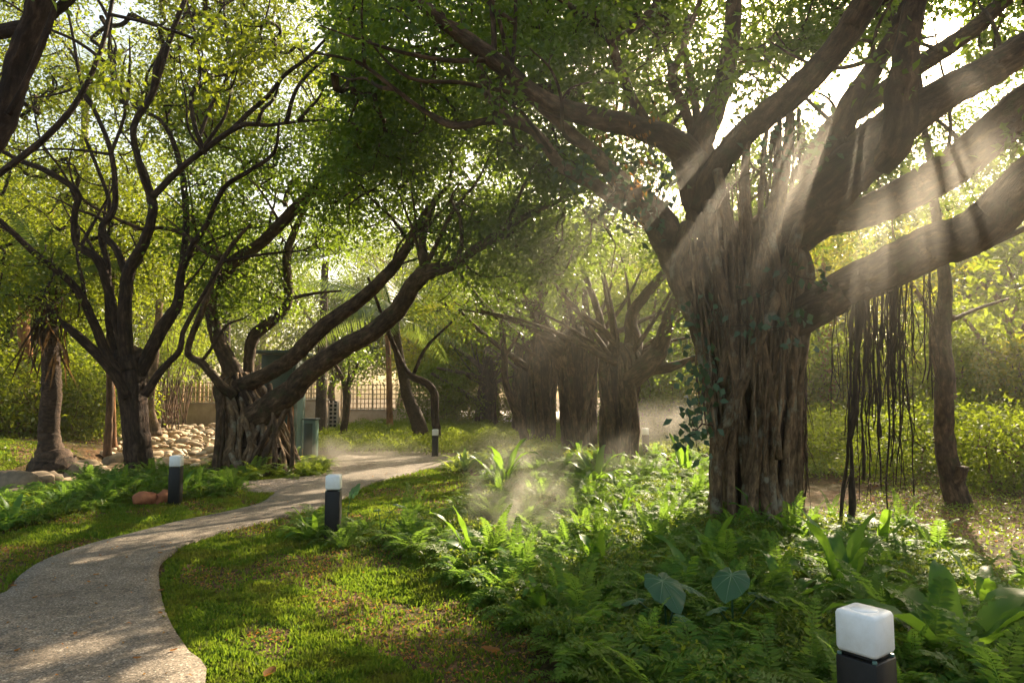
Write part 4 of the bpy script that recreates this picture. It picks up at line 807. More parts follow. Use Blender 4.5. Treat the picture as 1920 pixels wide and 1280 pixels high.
#@@BUILT
# ------------------------------------------------------------------ walls, railings, shed
def wall(name, label, x0, x1, d0, d1, h, thick=.3):
    a = np.array([U(x0, 760, d0)[0], d0]); b = np.array([U(x1, 760, d1)[0], d1]); c = (a + b) / 2; L_ = np.linalg.norm(b - a); rot = math.atan2(b[1] - a[1], b[0] - a[0])
    e = thing(name, label, 'wall', (c[0], c[1], 0), None, rot)
    g = Geo(); g.box((0, 0, h / 2 - .15), (L_, thick, h + .3), 0, .02); obj('wall_body', g.mesh('wall_body'), M['wall'], e)
    g = Geo(); g.box((0, 0, h + .033), (L_ + .08, thick + .1, .06), 0, .012); obj('coping', g.mesh('coping'), M['wall_cap'], e); return c, L_, rot, h + .063
def railing(label, c, L_, rot, z0, h, n, nr=4, pe=4):
    e = thing('timber_railing', label, 'railing', (c[0], c[1], z0), 'timber railings', rot)
    g = Geo()
    for i in range(n + 1):
        if i % pe: g.box((-L_ / 2 + L_ * i / n, 0, h / 2), (.045, .045, h), 0, .006)
    for k in range(nr + 1): g.box((0, -.047, .05 + (h - .1) * k / nr), (L_, .045, .045), 0, .006)
    obj('lattice', g.mesh('lattice'), M['wood'], e)
    for i in range(0, n + 1, pe):
        g = Geo(); g.box((-L_ / 2 + L_ * i / n, .0, h / 2 + .02), (.09, .09, h + .04), 0, .01); obj('post', g.mesh('post'), M['wood'], e)
w = wall('concrete_wall', 'stained tan concrete wall behind the cobble pile, left of the green shed', 342, 486, 34, 33, 1.2)
railing('square-grid timber railing on the left concrete wall above the cobbles', *w[:3], w[3], 1.0, 18)
w = wall('concrete_wall', 'short mottled concrete wall with a louvred vent, right of the green shed', 545, 612, 29, 29, 1.38, .4)
railing('square-grid timber railing on the short vented wall', *w[:3], w[3], .85, 14)
vx = U(621, 760, 29)[0]; e = thing('vent_block', 'pale slatted vent block at the right end of the short wall', 'vent', (vx, 29.35, 0))
g = Geo(); g.box((0, .2, .6), (.34, .3, 1.5), 0, .01); obj('housing', g.mesh('housing'), M['black'], e)
g = Geo()
for k in range(7): g.box((0, -.02, .22 + k * .17), (.4, .14, .05), 0, .005)
for s in (-1, 0, 1): g.box((s * .18, -.021, .7), (.04, .13, 1.3), 0, .004)
obj('slat_grille', g.mesh('slat_grille'), M['wall_cap'], e)
w = wall('concrete_wall', 'low concrete wall behind the small forked tree and the stone bench', 640, 830, 37, 37, .82)
railing('tall square-grid timber railing on the low wall behind the stone bench', *w[:3], w[3], 1.35, 26, 5)
# green shed
D_ = 19.0; x0 = U(520, 750, D_)[0]; e = thing('utility_shed', 'tall dark green metal utility shed behind the left banyan', 'shed', (x0, D_, 0))
g = Geo(); g.box((0, .5, 1.33), (.95, 1.0, 2.72), 0, .02); obj('body', g.mesh('body'), M['green'], e)
g = Geo(); g.box((0, .5, 2.76), (1.25, 1.3, .1), 0, .02); obj('roof', g.mesh('roof'), M['green'], e)
g = Geo(); g.box((.05, -.012, 1.3), (.7, .03, 2.3), 0, .008); d_ = obj('door', g.mesh('door'), M['green'], e)
g = Geo(); g.box((.33, -.05, 1.25), (.03, .05, .14), 0, .008); obj('handle', g.mesh('handle'), M['green2'], d_)
D_ = 17.2; x0 = U(580, 800, D_)[0]; e = thing('utility_cabinet', 'small grey-green metal cabinet standing right of the green shed', 'cabinet', (x0, D_, 0))
g = Geo(); g.box((0, .15, .46), (.30, .3, .96), 0, .012); obj('body', g.mesh('body'), M['green2'], e)
g = Geo(); g.box((0, .15, .96), (.36, .36, .035), 0, .008); obj('lid', g.mesh('lid'), M['green'], e)
g = Geo(); g.box((-.02, -.012, .46), (.2, .022, .8), 0, .005); obj('door', g.mesh('door'), M['green'], e)
D_ = 17.4; x0 = U(562, 800, D_)[0]; g = Geo(); g.box((0, 0, 1.0), (.14, .14, 2.2), .3, .01)
tag(obj('wrapped_post', g.mesh('wrapped_post'), M['plastic'], None, (x0, D_, 0)), 'tall post wrapped in shiny greenish plastic between shed and cabinet', 'post')
x0 = U(545, 800, 16.6)[0]; g = Geo(); g.add(*tube([(0, 0, -.1), (.02, 0, .7), (-.02, 0, 1.5), (.03, 0, 2.0)], [.085, .075, .07, .06], 10, 5, .1, .08, 3, 3))
tag(obj('timber_stake', g.mesh('timber_stake', smooth=True), M['bark_red'], None, (x0, 16.6, 0)), 'rough orange timber stake propping the banyan limb in front of the shed', 'stake')
D_ = 31; x0 = U(690, 790, D_)[0]; e = thing('stone_bench', 'low pale stone slab bench in front of the low wall', 'bench', (x0, D_, 0))
g = Geo(); g.box((0, 0, .37), (1.25, .5, .12), 0, .03); obj('seat', g.mesh('seat'), M['benchstone'], e)
for s in (-1, 1):
    g = Geo(); g.box((s * .42, 0, .14), (.25, .42, .36), 0, .02); obj('leg', g.mesh('leg'), M['benchstone'], e)
D_ = 30; x0 = U(713, 790, D_)[0]; e = thing('basket', 'small black basket beside the stone bench', 'basket', (x0, D_, 0))
g = Geo(); g.add(*tube([(0, 0, 0), (0, 0, .08), (0, 0, .38)], [.16, .2, .24], 14, 3)); obj('bowl', g.mesh('bowl', smooth=True), M['black'], e)
g = Geo(); g.add(*tube([(-.22, 0, .36), (-.1, 0, .5), (.1, 0, .5), (.22, 0, .36)], [.015] * 4, 6, 5)); obj('handle', g.mesh('handle', smooth=True), M['black'], e)

# ------------------------------------------------------------------ bollard lamps
def bollard(label, x, y, rot, H=.69, wd=.15):
    z = gzf(x, y); e = thing('bollard_lamp', label, 'bollard lamp', (x, y, z), 'square bollard lamps along the path', rot); h = H - .165
    g = Geo(); g.box((0, 0, h / 2 - .03), (wd, wd, h + .06), 0, .006); obj('post', g.mesh('post'), M['black'], e)
    g = Geo(); g.box((0, 0, h + .006), (wd * .8, wd * .8, .014), 0, 0); obj('collar', g.mesh('collar'), M['black'], e)
    g = Geo(); g.box((0, 0, h + .013 + .076), (wd, wd, .152), 0, .016); c = obj('lamp_cap', g.mesh('lamp_cap', smooth=True), M['acrylic'], e)
    g = Geo(); g.add(*tube([(0, 0, h + .163), (0, 0, h + .168)], [wd * .33, wd * .31], 24, 0)); obj('cap_disc', g.mesh('cap_disc'), M['acrylic'], c)
    g = Geo()
    for sx_, sy_ in ((1, 1), (1, -1), (-1, 1), (-1, -1)): g.box((sx_ * wd * .43, sy_ * wd * .43, h + .004), (.016, .016, .012), .4, .003)
    obj('fixing_clip', g.mesh('fixing_clip'), M['green2'], e)
    g = Geo(); g.box((0, 0, .012), (wd * 1.25, wd * 1.25, .02), 0, .004); obj('base_plate', g.mesh('base_plate'), M['black'], e); return e
def cap_xy(px, py, d): p = U(px, py, d); return p[0], d
bollard('nearest bollard lamp, its white cube head close to the lower right corner', U(1621, 1170, 2.62)[0], 2.62, R(36), .715)
bollard('black bollard lamp standing on the lawn right beside the curving path', U(625, 950, 7.3)[0], 7.3, R(4))
bollard('bollard lamp among ferns left of the path near the two red rocks', U(330, 890, 9.7)[0], 9.7, R(8))
bollard('distant bollard lamp below the elbow-bent black trunk', U(816, 830, 17.6)[0], 17.6, R(0))
bollard('distant bollard lamp in the mist right of the twisted banyan', U(1210, 810, 16.8)[0], 16.8, R(0), .75)
bollard('farthest bollard lamp, seen in the bright gap between two banyan trunks', U(1114, 780, 25)[0], 25, R(0), .8)

# ------------------------------------------------------------------ stones
def rock(seed, sx, sy, sz, ru=.14, res=10):
    r = np.random.default_rng(seed); g = Geo(); th = np.linspace(0, 2 * np.pi, res * 2, endpoint=False); ph = np.linspace(-np.pi / 2, np.pi / 2, res + 1)
    V = np.stack([np.outer(np.cos(ph), np.cos(th)), np.outer(np.cos(ph), np.sin(th)), np.outer(np.sin(ph), np.ones(len(th)))], -1).reshape(-1, 3)
    k = r.normal(0, 1, (5, 3)) * 1.6; o = r.uniform(0, 6, 5); d = sum(np.sin(V @ k[i] * (1 + i * .5) + o[i]) / (1 + i * .6) for i in range(5)); V = V * (1 + ru * d)[:, None]
    V = np.sign(V) * np.abs(V) ** .85 * np.array([sx, sy, sz]); m_ = len(th); i, j = np.meshgrid(np.arange(m_), np.arange(res)); a = (j * m_ + i).ravel(); b = (j * m_ + (i + 1) % m_).ravel()
    g.add(V, np.stack([a, b, b + m_, a + m_], -1)); return g.mesh('stone', smooth=True)
cob = [rock(100 + i, .19 + .02 * i, .17 - .01 * i, .10 + .01 * (i % 3), .05 + .025 * i, 7) for i in range(6)]
for m_ in cob: m_.materials.append(M['stone'])
r = np.random.default_rng(9); placed = []; tries = 0
while len(placed) < 290 and tries < 20000:
    tries += 1; px = r.uniform(205, 405); d = r.uniform(15.5, 31) ; x = (px - 960) / F * d
    if dist_poly(x, d, STREAM) < .2 and r.random() < .7: continue
    if px < 255 and d > 22: continue
    if all((x - a) ** 2 + (d - b) ** 2 > .065 for a, b in placed): placed.append((x, d))
cobz = lambda d: .28 * float(ss(d, 17, 24))
for i, (x, y) in enumerate(placed):
    o = obj('cobble', cob[i % 6], None, None, (x, y, max(gzf(x, y), -.12) + .03 + r.uniform(0, .14) * (y > 17))); o.rotation_euler = (r.normal(0, .2), r.normal(0, .2), r.uniform(0, 6)); s = .36 + .62 * r.random() ** 1.7; o.scale = (s, s * r.uniform(.8, 1.2), s * .9)
    tag(o, 'pale rounded cobble in the stone pile between the stream and the concrete wall', 'stone', 'pale cobbles beside the stream')
for i, (px, py, d, s, lab, mm) in enumerate([(22, 885, 11.6, (.42, .3, .26), 'dark mossy boulder at the left edge of the stream bank', 'boulder'), (62, 880, 11.9, (.34, .28, .24), 'blocky tan boulder on the left bank beside the dark boulder', 'boulder'), (38, 905, 11.0, (.3, .2, .13), 'flat brown rock at the water line below the left boulders', 'boulder'),
     (92, 890, 12.4, (.2, .2, .2), 'upright grey rock beside the root mound of the stout palm', 'boulder'), (150, 858, 13.7, (.42, .3, .24), 'large grey boulder between the stout palm and the slim stems', 'boulder'), (166, 845, 14.6, (.34, .25, .2), 'tan boulder resting behind the large grey boulder', 'stone'), (218, 838, 15.9, (.36, .26, .26), 'brown rounded boulder at the foot of the two slim stems', 'boulder'),
     (188, 862, 14.1, (.26, .2, .16), 'cream rock in the middle of the boulder row', 'stone'), (130, 872, 12.9, (.3, .16, .1), 'long flat stone sloping into the stream', 'stone'), (205, 858, 14.8, (.24, .2, .12), 'low grey stone beside the cream rock', 'stone'), (222, 850, 15.4, (.2, .16, .14), 'round pale stone in front of the brown boulder', 'stone')]):
    p0 = U(px, py, d); o = obj('boulder', rock(200 + i, *s, .16, 10), M[mm], None, (p0[0], d, max(gzf(p0[0], d), -.15) + s[2] * .55)); o.rotation_euler = (0, 0, i * 1.3); tag(o, lab, 'rock', 'rocks along the stream bank')
for px, py, s, lab in ((274, 946, (.17, .13, .10), 'left one of two red rocks beside the path, smooth and larger'), (312, 942, (.17, .12, .10), 'right one of two red rocks beside the path, deeply grooved')):
    x, y = G(px, py); o = obj('red_rock', rock(int(px), *s, .17 if px < 300 else .26, 14), M['redrock'], None, (x, y, .07)); o.rotation_euler = (0, 0, px); tag(o, lab, 'rock', 'red rocks')
for px, py, s, lab in ((1275, 834, (.22, .16, .14), 'larger red rock in the mist right of the twisted banyan'), (1262, 840, (.16, .13, .1), 'smaller pale red rock touching the larger one in the mist')):
    x = U(px, py, 15.6)[0]; o = obj('red_rock', rock(int(px), *s, .12, 10), M['redrock'], None, (x, 15.6, .1)); tag(o, lab, 'rock', 'red rocks')

# ------------------------------------------------------------------ grass
def lawnmask(x, y):
    px, py = proj(np.stack([x, y, 0 * x], -1))
    a = (px < 900 + (py - 870) * .3) & (py > 862)            # right of the path
    a |= (py > 905) & (px < 560)
    a &= ~((px > 880) & (py < 980))
    a &= (px < 700 + (py - 900) * 1.05) | ((py < 1005) & (px < 905))
    a &= ~inpoly(x, y, PATHPOLY) & ~inpoly(x, y, GRAVPOLY)
    a &= dist_poly(x, y, STREAM) > 1.3
    return a
r = np.random.default_rng(31); n = 850000
d = 1.2 + (17 - 1.2) * r.random(n) ** 1.15; px = r.uniform(-150, 1350, n); x = (px - 960) / F * d
k = lawnmask(x, d)
pd = np.minimum(dist_poly(x, d, PLs[::3]), dist_poly(x, d, PRs[::3])); k &= pd > .015 + .035 * np.sin(x * 9) * np.sin(d * 7)
# thinner, browner places
th = np.sin(x * 2.1 + 2 * np.sin(d * 1.3)) + np.sin(d * 2.7 + 1.5 * np.sin(x * 1.7)) + .8 * np.sin(x * 7.3 + d * 5.1)
k &= (th > -.25) | (r.random(n) < .2)
x, d = x[k], d[k]; n = len(x); print('grass', n)
tuft = .5 + .5 * np.sin(x * 13 + 3 * np.sin(d * 9)) * np.sin(d * 11 + x * 4)
P = np.stack([x, d, gz(x, d) - .005], -1); D = r.normal(0, .55, (n, 3)) + np.array([0, 0, .85]); N = r.normal(0, 1, (n, 3))
Lg = (.020 + .030 * tuft) * r.uniform(.6, 1.4, n) * (1 + d * .02); Wg = .0085 * r.uniform(.8, 1.5, n) * (1 + d * .09)
g = Geo(); leaves(g, P, D, N, Lg, Wg, .1)
o = obj('grass', g.mesh('grass', attr=False), M['grass']); tag(o, 'short lawn grass with brown thatch patches on both sides of the path', 'grass', kind='stuff')

# ------------------------------------------------------------------ ferns
def fern_template(seed, nf=15, Lh=.42, pin=16, up=.75, pw=.030, pl=.075):
    r = np.random.default_rng(seed); g = Geo()
    for i in range(nf):
        az = i * 2.39 + r.uniform(-.3, .3); el = r.uniform(.45, 1.25) * up / .75; Lf = Lh * r.uniform(.7, 1.2); m_ = 9; pts = []; p = np.array([r.normal(0, .03), r.normal(0, .03), 0.]); dd = np.array([math.cos(az) * math.cos(el), math.sin(az) * math.cos(el), math.sin(el)])
        for k in range(m_ + 1): pts.append(p.copy()); p = p + dd * Lf / m_; dd = nrm(dd + np.array([0, 0, -.042 * (k + 1)]))
        pts = np.array(pts); S0 = nrm(np.cross(pts[-1] - pts[0], [0, 0, 1])); w = .0025
        V = np.concatenate([pts + S0 * w, pts - S0 * w]); a = np.arange(m_); g.add(V, np.stack([a, a + 1, a + 2 + m_, a + 1 + m_], -1))
        s = np.linspace(.1, .985, pin); kk = s * m_; i0 = np.clip(kk.astype(int), 0, m_ - 1); f = (kk - i0)[:, None]; P = pts[i0] * (1 - f) + pts[i0 + 1] * f; T = nrm(pts[i0 + 1] - pts[i0]); S = nrm(np.cross(T, [0, 0, 1])); Up = np.cross(S, T)
        ll = pl * np.sin(np.pi * (.15 + .83 * s)) ** .8 * Lh / .42 + .01
        for sg in (-1, 1): leaves(g, P, S * sg + T * .35 + Up * .1 + r.normal(0, .1, (pin, 3)), Up + r.normal(0, .15, (pin, 3)), ll, pw * Lh / .42 * .8, .05)
    return np.concatenate(g.V), np.concatenate(g.Q)
FT = [fern_template(300 + i, 13, .34 + .03 * i, 20, .7, .022, .055 + .004 * i) for i in range(6)] + [fern_template(310 + i, 9, .5, 26, .6, .02, .05) for i in range(3)]
def scatter(spots, T, seed, smin=.7, smax=1.3):
    r = np.random.default_rng(seed); g = Geo()
    for (x, y) in spots:
        V, Q = T[int(r.integers(len(T)))]; a = r.uniform(0, 6.3); s = r.uniform(smin, smax); c, s_ = math.cos(a) * s, math.sin(a) * s
        g.add(np.stack([V[:, 0] * c - V[:, 1] * s_ + x, V[:, 0] * s_ + V[:, 1] * c + y, V[:, 2] * s + gzf(x, y) - .02], -1), Q)
    return g
def pxspots(regs, seed, mind=.0):
    r = np.random.default_rng(seed); out = []
    for (poly, n) in regs:
        P = np.array([G(*q) for q in poly]); lo, hi = P.min(0), P.max(0); c = 0; tr = 0
        while c < n and tr < n * 60:
            tr += 1; x, y = r.uniform(lo[0], hi[0]), r.uniform(lo[1], hi[1])
            if inpoly(np.array([x]), np.array([y]), P)[0] and not inpoly(np.array([x]), np.array([y]), PATHPOLY)[0] and (mind == 0 or all((x - a) ** 2 + (y - b) ** 2 > mind ** 2 for a, b in out)): out.append((x, y)); c += 1
    return out
BED = [(905, 905), (990, 885), (1130, 880), (1300, 900), (1480, 985), (1690, 1000), (1830, 1080), (1990, 1150), (2150, 1400), (1300, 1500), (1090, 1290), (960, 1180), (860, 1090), (760, 1050), (700, 1010), (860, 970)]
sp1 = pxspots([(BED, 850)], 1, .11)
g = scatter(sp1, FT, 2, .55, 1.15); o = obj('fern_bed', g.mesh('fern_bed', attr=False), M['fern']); tag(o, 'dense bed of sword ferns covering the ground around the great banyan', 'ferns', kind='stuff')
LB = [(-60, 935), (90, 915), (200, 905), (300, 893), (420, 905), (450, 922), (430, 932), (335, 936), (245, 936), (180, 955), (60, 985), (-60, 1000)]
g = scatter(pxspots([(LB, 130)], 3, .2), FT, 4, .6, 1.1); o = obj('fern_bed', g.mesh('fern_bed', attr=False), M['fern']); tag(o, 'ferns filling the strip between the stream and the left lawn', 'ferns', kind='stuff')
g = scatter(pxspots([([(400, 880), (450, 872), (560, 868), (615, 872), (630, 884), (560, 896), (450, 902), (410, 900)], 46), ([(830, 868), (900, 862), (915, 880), (840, 885)], 14)], 5, .2), FT, 6, .7, 1.2); o = obj('fern_bed', g.mesh('fern_bed', attr=False), M['fern_sunlit']); tag(o, 'ferns coloured sunlit yellow-green at the foot of the banyan by the shed', 'ferns', kind='stuff')
g = scatter(pxspots([([(900, 860), (1010, 845), (1330, 850), (1330, 895), (1130, 885), (905, 900)], 120), ([(560, 1010), (600, 985), (690, 1000), (640, 1030)], 14)], 7, .2), FT, 8, .7, 1.2); o = obj('fern_bed', g.mesh('fern_bed', attr=False), M['fern']); tag(o, 'ferns in the mist round the feet of the middle banyans', 'ferns', kind='stuff')
# fern clumps standing above the bed, one object each
UT = [fern_template(330, 9, .5, 24, .9, .022, .05), fern_template(331, 8, .42, 20, 1.05, .02, .045), fern_template(332, 12, .55, 26, .8, .024, .055)]
um = []
for V, Q in UT:
    g = Geo(); g.add(V, Q); me = g.mesh('fronds', attr=False); me.materials.append(M['fern']); um.append(me)
r = np.random.default_rng(91)
for i, (x, y) in enumerate(pxspots([(BED, 95), ([(900, 860), (1010, 845), (1330, 850), (1330, 895), (905, 900)], 14)], 92, .3)):
    o = obj('sword_fern', um[i % 3], None, None, (x, y, gzf(x, y))); s = r.uniform(.6, 1.1); o.scale = (s, s, s); o.rotation_euler = (0, 0, r.uniform(0, 6.3))
    tag(o, 'upright sword fern clump rising out of the big fern bed', 'fern', 'sword ferns of the big bed')
for i, (x, y) in enumerate(pxspots([(LB, 26)], 93, .35)):
    o = obj('sword_fern', um[i % 3], None, None, (x, y, gzf(x, y))); s = r.uniform(.6, 1.0); o.scale = (s, s, s); o.rotation_euler = (0, 0, r.uniform(0, 6.3))
    tag(o, 'upright sword fern clump in the strip left of the path', 'fern', 'sword ferns of the left strip')
# low leafy ground cover
def cover(name, label, regs, n, hmax, L_, m, seed, zf=None):
    r = np.random.default_rng(seed); g = Geo()
    for poly, w in regs:
        P = np.array([G(*q) for q in poly]); lo, hi = P.min(0), P.max(0); N_ = int(n * w); x = r.uniform(lo[0], hi[0], N_ * 3); y = r.uniform(lo[1], hi[1], N_ * 3); k = inpoly(x, y, P) & ~inpoly(x, y, PATHPOLY) & (dist_poly(x, y, STREAM) > .9); x, y = x[k][:N_], y[k][:N_]
        h = hmax * (.35 + .65 * np.abs(np.sin(x * 2.3 + 1.1 * np.sin(y * 1.7)) * np.sin(y * 1.9 + .5))); z = gz(x, y) + h * r.random(len(x)) ** .5
        leaves(g, np.stack([x, y, z], -1), r.normal(0, 1, (len(x), 3)) + [0, 0, .3], r.normal(0, .5, (len(x), 3)) + [0, 0, 1], L_ * r.uniform(.6, 1.3, len(x)), L_ * .5, .15)
    o = obj(name, g.mesh(name, attr=False), m); tag(o, label, 'ground cover', kind='stuff'); return o
cover('ground_cover', 'small-leaved creepers between the ferns of the big bed', [(BED, 1)], 120000, .26, .04, M['cover'], 21)
cover('ground_cover', 'creepers between the ferns of the left strip', [(LB, 1)], 22000, .14, .05, M['cover'], 22)
cover('low_hedge', 'low spreading hedge lit from behind, between the gravel and the stone bench', [([(595, 838), (640, 812), (700, 802), (860, 800), (940, 812), (930, 850), (850, 856), (700, 852), (600, 850)], 1)], 90000, .55, .07, M['leaf_back'], 23)
cover('ground_cover', 'yellow-green ground cover on the bank right of the great banyan', [([(1500, 905), (1500, 800), (2050, 800), (2050, 945), (1830, 930), (1700, 900)], 1)], 120000, .45, .075, M['cover'], 24)
cover('ground_cover', 'weeds coloured sunlit yellow along the crest of the right bank', [([(1500, 850), (1500, 800), (2050, 795), (2050, 850), (1800, 845)], 1)], 26000, .4, .06, M['leaf_sunlit'], 28)  # crest layer paints the sunlit top edge of the bank in leaf colour
cover('ground_cover', 'green undergrowth between and behind the middle banyans', [([(880, 850), (900, 800), (1340, 800), (1340, 860), (1050, 870)], 1)], 70000, .38, .09, M['leaf_back'], 25)
cover('ground_cover', 'patchy weeds in the shade under the trees of the left bank', [([(-80, 905), (-80, 800), (235, 800), (200, 850), (60, 900)], 1)], 5000, .12, .07, M['leaf_left'], 26)
cover('ground_cover', 'weeds and seedlings on the bare soil by the stubbed tree', [([(1480, 990), (1700, 900), (2050, 940), (2050, 1150), (1800, 1060)], 1)], 5000, .1, .05, M['cover'], 27)
r = np.random.default_rng(61)
g = Geo(); 
for reg, n in (([(1480, 1000), (1560, 880), (2080, 850), (2080, 1220), (1800, 1060)], 1800), ([(-100, 905), (-100, 800), (330, 800), (230, 860), (60, 905)], 3000)):
    P = np.array([G(*q) for q in reg]); lo, hi = P.min(0), P.max(0); x = r.uniform(lo[0], hi[0], n); y = r.uniform(lo[1], hi[1], n); k = inpoly(x, y, P) & (dist_poly(x, y, STREAM) > .9); x, y = x[k], y[k]
    leaves(g, np.stack([x, y, gz(x, y) + .015], -1), r.normal(0, 1, (len(x), 3)) * [1, 1, .15], r.normal(0, .25, (len(x), 3)) + [0, 0, 1], r.uniform(.03, .08, len(x)), r.uniform(.015, .035, len(x)), .3)
o = obj('leaf_litter', g.mesh('leaf_litter', attr=False), M['leaf_dry']); tag(o, 'brown leaf litter scattered over the bare soil under the trees', 'leaf litter', kind='stuff')

r = np.random.default_rng(66); n = 24000; d = r.uniform(2, 14, n); px = r.uniform(-50, 1100, n); x = (px - 960) / F * d
onp = inpoly(x, d, PATHPOLY); th = np.sin(x * 2.1 + 2 * np.sin(d * 1.3)) + np.sin(d * 2.7 + 1.5 * np.sin(x * 1.7)) + .8 * np.sin(x * 7.3 + d * 5.1)
k = (onp & (r.random(n) < .03)) | (lawnmask(x, d) & ((th < -.6) | (r.random(n) < .03))); x, d, onp = x[k], d[k], onp[k]; n = len(x); g = Geo()
leaves(g, np.stack([x, d, gz(x, d) + np.where(onp, .04, .018)], -1), r.normal(0, 1, (n, 3)) * [1, 1, .1], r.normal(0, .25, (n, 3)) + [0, 0, 1], r.uniform(.015, .045, n), r.uniform(.008, .018, n), .4)
o = obj('leaf_litter', g.mesh('leaf_litter', attr=False), M['leaf_dry']); tag(o, 'tiny dry leaf scraps strewn over the path and the thatchy lawn', 'leaf litter', kind='stuff')

# ------------------------------------------------------------------ single plants
def strap_leaf(g, base, az, el, Lf, W, curl, r):
    n = 10; p = np.array(base, float); d = np.array([math.cos(az) * math.cos(el), math.sin(az) * math.cos(el), math.sin(el)]); pts = []
    for k in range(n + 1): pts.append(p.copy()); p = p + d * Lf / n; d = nrm(d + np.array([0, 0, -curl * (k + 1) / n]))
    pts = np.array(pts); T = nrm(np.gradient(pts, axis=0)); S = nrm(np.cross(T, [0, 0, 1.])); Up = np.cross(S, T); s = np.linspace(0, 1, n + 1); w = W * (np.sin(np.pi * np.clip(s * .86 + .1, 0, 1)) ** .75) * np.where(s > .98, .12, 1)
    wav = (np.sin(s * 17 + r.uniform(0, 6)) * .1 * W)[:, None]
    V = np.concatenate([pts - S * w[:, None] * .5 + Up * (w[:, None] * .16 + wav), pts, pts + S * w[:, None] * .5 + Up * (w[:, None] * .16 - wav)]); a = np.arange(n); m_ = n + 1
    g.add(V, np.concatenate([np.stack([a, a + 1, a + 1 + m_, a + m_], -1), np.stack([a + m_, a + 1 + m_, a + 1 + 2 * m_, a + 2 * m_], -1)]))
def nest_fern(label, px, py, n, Lf, W, seed, d=None, m=None):
    x, y = G(px, py) if d is None else (U(px, py, d)[0], d); z = gzf(x, y); e = thing('bird_nest_fern', label, 'fern', (x, y, z), 'bird nest ferns'); r = np.random.default_rng(seed)
    for i in range(n):
        g = Geo(); strap_leaf(g, (r.normal(0, .02), r.normal(0, .02), .0), i * 2.4 + r.uniform(-.4, .4), r.uniform(.6, 1.35), Lf * r.uniform(.65, 1.1), W * r.uniform(.8, 1.15), r.uniform(.15, .5), r); obj('leaf', g.mesh('leaf', smooth=True, attr=False), m or M['nest'], e)
for i, a in enumerate([('pale wavy rosette of strap leaves at the left end of the big fern bed', 890, 1065, 12, .52, .085),
    ('rosette of long dark strap leaves beside the mist jet', 945, 925, 10, .75, .1), ('small rosette with bluish leaves beside the path-side bollard', 585, 1012, 8, .34, .05),
    ('bright strap-leaf rosette at the left foot of the twisted banyan', 1120, 915, 10, .75, .1), ('sunlit rosette right of the twisted banyan', 1285, 895, 11, .7, .09),
    ('large upright rosette behind the nearest bollard', 1580, 1130, 11, .62, .11), ('huge broad-leaved rosette at the right edge next to the nearest bollard', 1800, 1270, 11, .72, .13),
    ('rosette with one tall curling leaf at the foot of the great banyan', 1430, 1010, 8, .5, .09), ('rosette in the bed below the hanging roots', 1650, 1040, 9, .5, .08),
    ('rosette of arching leaves right in front of the fern bed centre', 1165, 985, 10, .5, .075), ('bright rosette by the root foot under the hanging roots', 1500, 1030, 8, .42, .07),
    ('yellow-green rosette at the bend where the path vanishes', 872, 885, 10, .5, .07), ('small upright rosette left of the ferny bollard', 215, 930, 8, .4, .07), ('bright little rosette right beside the ferny bollard', 345, 930, 7, .4, .07),
    ('low rosette on the far left of the fern strip', 20, 985, 8, .4, .07), ('golden rosette under the long banyan limbs', 470, 893, 9, .55, .08), ('golden rosette left of the small cabinet', 548, 880, 8, .55, .08),
    ('strap-leaf rosette low in the middle of the big bed', 1300, 1120, 9, .42, .07), ('upright rosette between the two grey-green taros and the great banyan', 1330, 1075, 9, .48, .07), ('pale green rosette in the bed left of the two taros', 1120, 1090, 9, .42, .065), ('narrow-leaved rosette low at the front of the bed', 1010, 1165, 8, .34, .055), ('rosette with outspread leaves left of the nearest bollard', 1480, 1150, 9, .42, .07), ('dark rosette at the bottom edge right of the nearest bollard', 1850, 1180, 9, .5, .08)]):
    nest_fern(*a[:4], a[4] * 1.25, a[5] * 1.2, 400 + i, m=M['fern_sunlit'] if 'gold' in a[0] else None)  # gold-labelled rosettes take the fern colours painted as sunlit
